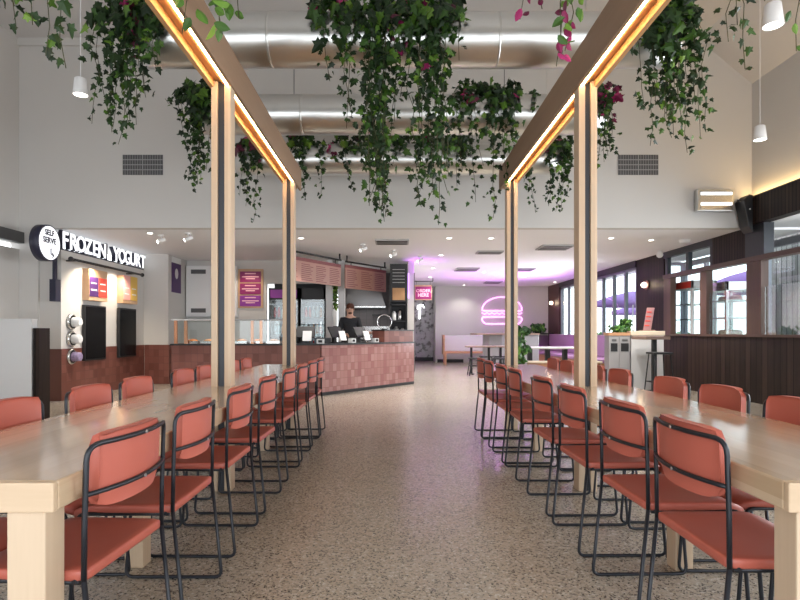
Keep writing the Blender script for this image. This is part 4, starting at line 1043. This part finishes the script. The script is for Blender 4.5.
# ------------------------------------------------------------------ back room
BY = YF - .05
Pn = lambda x, y: px(x, y, BY)
t = thing('neon_burger', 'pink neon outline of a burger on the white back wall', 'neon sign', Pn(502, 324))
bun = [Pn(482, 310)] + [Pn(502 - 20*math.cos(a), 310 - 13*math.sin(a)) for a in [PI*k/14 for k in range(1, 14)]] + [Pn(522, 310)]
obj('top_bun_tube', MB().tube(bun + [Pn(520, 311), Pn(484, 311)], .018, 6, True), M['neon'], t)
obj('lettuce_tube', MB().tube([Pn(482 + 40*k/16, 313.4 + (.9 if k % 2 else -.6)) for k in range(17)], .015, 6), M['neon'], t)
lo = [Pn(483, 317), Pn(521, 317), Pn(522.5, 319.5), Pn(519, 324), Pn(485, 324), Pn(481.5, 319.5)]
obj('lower_bun_tube', MB().tube(rounded(lo + [lo[0]], .08, 3)[:-1], .018, 6, True), M['neon'], t)
lamp('violet_fill_booth', 'AREA', (3.4, 16.9, 1.12), 60, (.62,.05,1.0), (PI, 0, 0), 1.3, .3)  # unseen lamp added over the booth to turn the ceiling violet
# banquette on the left of the back room
def bench(name, lab, x0, x1, y0, y1, backm, legs=True):
    t = thing(name, lab, 'bench', ((x0+x1)/2, (y0+y1)/2, 0))
    obj('seat', MB().box(x0, x1, y0, y1, .40, .47), M['warm_wood'], t, bevel=.01)
    obj('backrest', MB().box(x0, x1, y1 - .10, y1, .47, 1.02), M[backm], t, bevel=.015)
    for x in (x0, x1 - .06):
        obj('leg', MB().box(x, x + .06, y0, y0 + .06, 0, .40), M['warm_wood'], t); obj('leg', MB().box(x, x + .06, y1 - .06, y1, 0, .40), M['warm_wood'], t)
    obj('end_panel', MB().box(x0 - .05, x0, y0, y1, .36, 1.04), M['warm_wood'], t)
    return t
bench('wall_bench', 'wooden bench with white padded back along the back wall', 1.75, 4.35, 19.3, 19.9, 'offwhite')
# booth island and bar tables
t = thing('booth_island', 'rounded grey booth island with a wooden ledge behind the bar tables', 'booth', (3.6, 17.5, 0))
prof = [(2.72,17.0),(2.85,16.75),(3.2,16.6),(4.3,16.6),(4.3,17.6),(3.2,17.6),(2.85,17.45),(2.72,17.2)]
obj('body', MB().prism([(x, y, 0) for x, y in prof], (0,0,1.06)), M['grey_lam'], t, bevel=.02)
obj('ledge', MB().prism([(x - (.38 if x < 3 else 0), y - .1 if y < 17 else y, 1.06) for x, y in prof], (0,0,.04)), M['brown_top'], t)
def bar_table(x, y, z, lab, wd=.75, grp='dark bar tables in the back room', n=2):
    t = thing('bar_table', lab, 'table', (x, y, 0), grp)
    obj('tabletop', MB().box(x - wd/2, x + wd/2, y - .35, y + .35, z - .035, z), M['brown_top'], t, bevel=.008)
    for s in (-1, 1):
        obj('leg', MB().box(x + s*wd*.32 - .03, x + s*wd*.32 + .03, y - .03, y + .03, .02, z - .035), M['black'], t)
        obj('foot', MB().box(x + s*wd*.32 - .04, x + s*wd*.32 + .04, y - .28, y + .28, 0, .02), M['black'], t)
    return t
bar_table(2.35, 15.3, .76, 'dark table at the aisle end of the back room, before the white bench')
bar_table(3.15, 15.3, .76, 'dark table beside the grey booth island')
def stool(x, y, h, lab, grp, m='black'):
    t = thing('bar_stool', lab, 'stool', (x, y, 0), grp)
    obj('seat', MB().box(x - .17, x + .17, y - .17, y + .17, h - .035, h), M[m], t, bevel=.012)
    for sx in (-1, 1):
        for sy in (-1, 1): obj('leg', MB().tube([(x + sx*.13, y + sy*.13, h - .03), (x + sx*.19, y + sy*.19, 0)], .012, 6), M['black'], t)
    q = [(x - .17, y - .17, .25), (x + .17, y - .17, .25), (x + .17, y + .17, .25), (x - .17, y + .17, .25)]
    obj('foot_ring', MB().tube(q, .009, 6, True), M['black'], t)
for k, (x, y) in enumerate(((2.6, 15.85), (3.0, 15.9), (3.4, 15.85), (2.15, 14.75), (2.75, 14.7))):
    stool(x, y, .46, ['black stool behind the dark back room tables, aisle end','black stool behind the dark back room tables, middle one','black stool behind the dark back room tables beside the booth island','black stool before the first dark back room table','black stool between the two dark back room tables'][k], 'black stools in the back room')

# lilac banquette, white tables along the far windows
t = thing('banquette', 'lilac padded banquette along the far windows', 'bench', (5.3, 16.8, 0))
obj('base', MB().box(5.0, 5.74, 13.5, 20.3, 0, .38), M['warm_wood'], t)
obj('seat', MB().box(4.98, 5.70, 13.5, 20.3, .38, .47), M['lilac'], t, bevel=.02)
obj('backrest', MB().box(5.62, 5.78, 13.5, 20.3, .47, 1.06), M['lilac'], t, bevel=.02)
t = thing('banquette', 'lilac padded banquette in the far corner against the back wall', 'bench', (5.0, 20.6, 0))
obj('base', MB().box(4.2, 5.70, 20.35, 20.95, 0, .38), M['warm_wood'], t); obj('seat', MB().box(4.2, 5.70, 20.32, 20.9, .38, .47), M['lilac'], t, bevel=.02)
obj('backrest', MB().box(4.2, 5.75, 20.82, 20.95, .47, 1.02), M['lilac'], t, bevel=.02)
t = thing('dining_table', 'long white topped table in front of the lilac banquette', 'table', (3.9, 13.6, 0))
obj('tabletop', MB().box(3.15, 4.75, 13.3, 13.95, .735, .775), M['white'], t, bevel=.006)
for x in (3.25, 3.68, 4.1, 4.5): obj('leg', MB().box(x, x + .1, 13.55, 13.68, 0, .735), M['black'], t)
t = thing('low_bench', 'wooden bench with pale top before the white table', 'bench', (3.7, 12.9, 0))
obj('seat', MB().box(3.05, 4.75, 12.75, 13.05, .43, .47), M['cream'], t, bevel=.005)
obj('seat_frame', MB().box(3.1, 4.7, 12.8, 13.0, .33, .43), M['warm_wood'], t)
for x in (3.2, 4.5): obj('leg', MB().box(x, x + .08, 12.82, 12.98, 0, .33), M['black'], t)

# big plants
p = px(519, 358, 12.6); p.z = .42
mini_plant('fiddle_leaf_plant', 'tall green leafy plant beside the second timber side post', p, 110, .17, .17, .85, .17, 'plant', 8, pot=(.17, .42, 'black'))
p = Vector((5.5, 20.0, 1.06))
o = obj('planter_shelf', MB().box(4.9, 5.78, 20.3, 20.9, 1.06, 1.10), M['black']); tag(o, 'dark ledge in the far corner under the bushy plant', 'shelf')
mini_plant('bushy_plant', 'dark bushy plant in the far corner before the red cladding', (5.3, 20.6, 1.22), 80, .24, .2, .22, .15, 'plant', 9, pot=(.14, .12, 'black'))

# bin station, planter counter, high table with stool
t = thing('bin_station', 'grey double bin cabinet with black openings and wood top', 'bin', (4.43, 11.35, 0))
obj('cabinet', MB().box(4.22, 4.64, 11.0, 11.24, 0, 1.07), M['grey_lam'], t, bevel=.004)
obj('top', MB().box(4.21, 4.63, 10.98, 11.26, 1.07, 1.13), M['warm_wood'], t)
for x0, x1, y in ((4.25, 4.38, 0), (4.45, 4.60, 0)):
    d = obj('door', MB().box(x0 - .03, x1 + .03, 10.98, 11.0, .08, 1.05), plain('grey_bin_door', (.33,.325,.33), .4), t, bevel=.004)
    obj('opening', MB().box(x0, x1, 10.974, 10.98, .76, .92), M['black'], d)
    obj('label_plate', MB().box(x0 + .02, x1 - .02, 10.974, 10.98, .96, 1.0), M['grille'], d)
t = thing('planter_counter', 'white counter block with cream stone top holding plants', 'counter', (4.98, 11.4, 0))
obj('body', MB().box(4.66, 5.30, 11.0, 11.8, 0, 1.07), M['offwhite'], t, bevel=.004)
obj('top', MB().box(4.64, 5.32, 10.98, 11.82, 1.07, 1.16), M['cream'], t, bevel=.008)
mini_plant('planter_greenery', 'low green planting along the top of the bin station', (4.47, 11.13, 1.13), 80, .16, .10, .14, .08, 'plant', 12)
mini_plant('planter_greenery', 'taller green planting on the white counter block', (4.76, 11.5, 1.16), 90, .08, .15, .24, .09, 'plant', 14)
t = thing('sign_stand', 'pink tilted menu stand on the white counter block', 'menu stand', (5.12, 11.2, 1.16))
obj('sheet', MB().obox((4.98, 11.2, 1.17), (.17, .04, 0), (.02, .03, 0), (.10, .05, .46)), plain('dusty_pink_card', (.42,.22,.22), .6), t)
obj('foot', MB().box(4.96, 5.2, 11.15, 11.35, 1.16, 1.18), M['brown_top'], t)
g = MB()
for k in range(4): g.obox((5.01 + .02*k, 11.205 + .01*k, 1.26 + .09*k), (.11, .027, 0), (.0, -.004, 0), (.005, .0025, .022))
obj('print_lines', g, M['red'], t)
t = thing('high_table', 'brown topped high table beside the white counter block', 'table', (4.85, 10.55, 0))
obj('tabletop', MB().box(4.62, 5.06, 10.25, 10.9, 1.0, 1.06), M['brown_top'], t, bevel=.006)
obj('leg', MB().box(4.86, 4.93, 10.5, 10.58, .03, 1.0), M['black'], t); obj('foot', MB().box(4.70, 5.05, 10.35, 10.75, 0, .03), M['black'], t)
stool(4.74, 10.0, .78, 'tall black metal stool at the brown high table', 'tall stools at the high table')

# sconces
def sconce(p, lab):
    t = thing('wall_sconce', lab, 'wall light', p, 'round wall lights on dark cladding')
    p = Vector(p)
    obj('backplate', MB().lathe([(.10,0),(.10,.03)], p - Vector((.03,0,0)), 20, 'x'), plain('bronze_plate', (.22,.10,.08), .4, .5), t)
    obj('globe', MB().ball(p - Vector((.08,0,0)), .065, 14), plain('warm_globe', (1,1,1), .4, emit=(1,.80,.62), es=5), t)
    lamp('sconce_light', 'POINT', p - Vector((.17,0,0)), 3, (1,.75,.5), size=.06)
sconce((XR, (XR)*FPX/(647.5 - VX), HC + (VY - 285)/FPX*XR*FPX/(647.5 - VX)), 'lit round wall light on the dark cladding beside the sign stand')
sconce((XR - .02, 20.3, HC + (VY - 303)/FPX*20.3), 'lit round wall light on the far dark red cladding')
o = obj('smoke_detector', MB().lathe([(.09,-.06),(.10,-.02),(.10,0)], (5.4, 10.4, ZL), 20), M['white']); tag(o, 'white dome detector on the low ceiling above the panes', 'detector')
o = obj('wall_camera', MB().ball((5.6, 11.8, ZL - .08), .07, 14).box(5.57, 5.63, 11.77, 11.83, ZL - .06, ZL), M['white']); tag(o, 'white dome camera on the low ceiling near the cladding', 'camera')

# display fridges behind the screen
def display(x0, x1, y0, y1, h, lab, hm, body):
    t = thing('display_fridge', lab, 'fridge', ((x0+x1)/2, (y0+y1)/2, 0), 'glass display fridges behind the screen')
    f = MB()
    for x in (x0, x1 - .05):
        for y in (y0, y1 - .05): f.box(x, x + .05, y, y + .05, 0, h)
    f.box(x0, x1, y0, y1, 0, .5).box(x0, x1, y0, y1, h - .16, h)
    obj('frame', f, M[body], t, bevel=.004)
    obj('header', MB().box(x0 - .01, x0, y0 + .02, y1 - .02, h - .15, h - .02), M[hm], t)
    obj('side_glass', MB().box(x0 + .01, x0 + .016, y0 + .05, y1 - .05, .5, h - .16), M['glass'], t)
    obj('front_glass', MB().box(x0 + .05, x1 - .05, y0 + .01, y0 + .016, .5, h - .16), M['glass'], t)
    for k in range(4):
        z = .75 + k*.32; obj('shelf', MB().box(x0 + .03, x1 - .03, y0 + .03, y1 - .03, z, z + .02), M['stainless'], t)
    return t
display(6.02, 6.6, 10.15, 10.95, 2.06, 'silver glass display fridge behind the timber screen, near the middle post', 'stainless', 'stainless')
display(6.08, 6.6, 11.45, 12.35, 2.20, 'glass display fridge with red header behind the timber screen, farther one', 'red', 'offwhite')
for k in range(6):
    y = 10.3 + .2*(k % 3); z = .77 + .64*(k//3) + .32
    o = obj('cake_box', MB().lathe([(.09,0),(.10,.01),(.09,.07),(.05,.09)], (6.3, y, z), 14), M['pinkp' if k % 2 else 'grille_bar']); tag(o, '%s in the silver display fridge' % ['grey cake at the near end of the lower shelf','pink cake in the middle of the lower shelf','grey cake at the far end of the lower shelf','pink cake at the near end of the upper shelf','grey cake in the middle of the upper shelf','pink cake at the far end of the upper shelf'][k], 'cake', 'cakes in the display fridge')

# ------------------------------------------------------------------ outside
def umbrella(p, r, lab):
    t = thing('patio_umbrella', lab, 'umbrella', p, 'purple patio umbrellas'); p = Vector(p)
    mb = MB(); h = 2.45
    prof = [(.03, h + .35), (r*.5, h + .18), (r, h - .08), (r, h - .26), (r - .02, h - .26), (r - .02, h - .09)]
    obj('canopy', mb.lathe([(a, b) for a, b in reversed(prof)], p, 8), M['umbrella'], t)
    obj('pole', MB().tube([p, p + Vector((0,0,h + .3))], .03, 8), M['white'], t)
    obj('base', MB().lathe([(.3,0),(.3,.08)], p, 16), M['grille'], t)
umbrella((9.6, 22.5, -.02), 1.6, 'purple patio umbrella seen through the far windows')
umbrella((9.4, 14.6, -.02), 1.3, 'purple patio umbrella seen through the near glazing beside the grey boards')
umbrella((14.5, 33, -.02), 1.7, 'purple patio umbrella farthest out beyond the far windows')
for k, (x, y, w, h, m, lab) in enumerate(((9.3, 19.6, .5, .8, 'umbrella', 'purple outdoor planter box below the far patio umbrella'), (10.8, 24, .6, .9, 'pinkp', 'pink outdoor planter box beyond the far windows'))):
    o = obj('planter_box', MB().box(x - w, x + w, y - .2, y + .2, -.02, h), M[m], bevel=.02); tag(o, lab, 'planter')
o = obj('slat_fence', MB().box(8.2, 8.3, 10.9, 12.9, -.02, 3.2), M['grey_slat']); tag(o, 'weathered grey board fence outside the near glazing', 'fence')
hd = MB(); rnd = random.Random(2)
for k in range(700): leaf(hd, Vector((rnd.uniform(12, 13), rnd.uniform(16, 38), rnd.uniform(0, 1.1))), .35, rnd, OVAL)
o = obj('hedge', hd, M['hedge']); tag(o, 'low green hedge beyond the patio', 'hedge', kind='stuff')
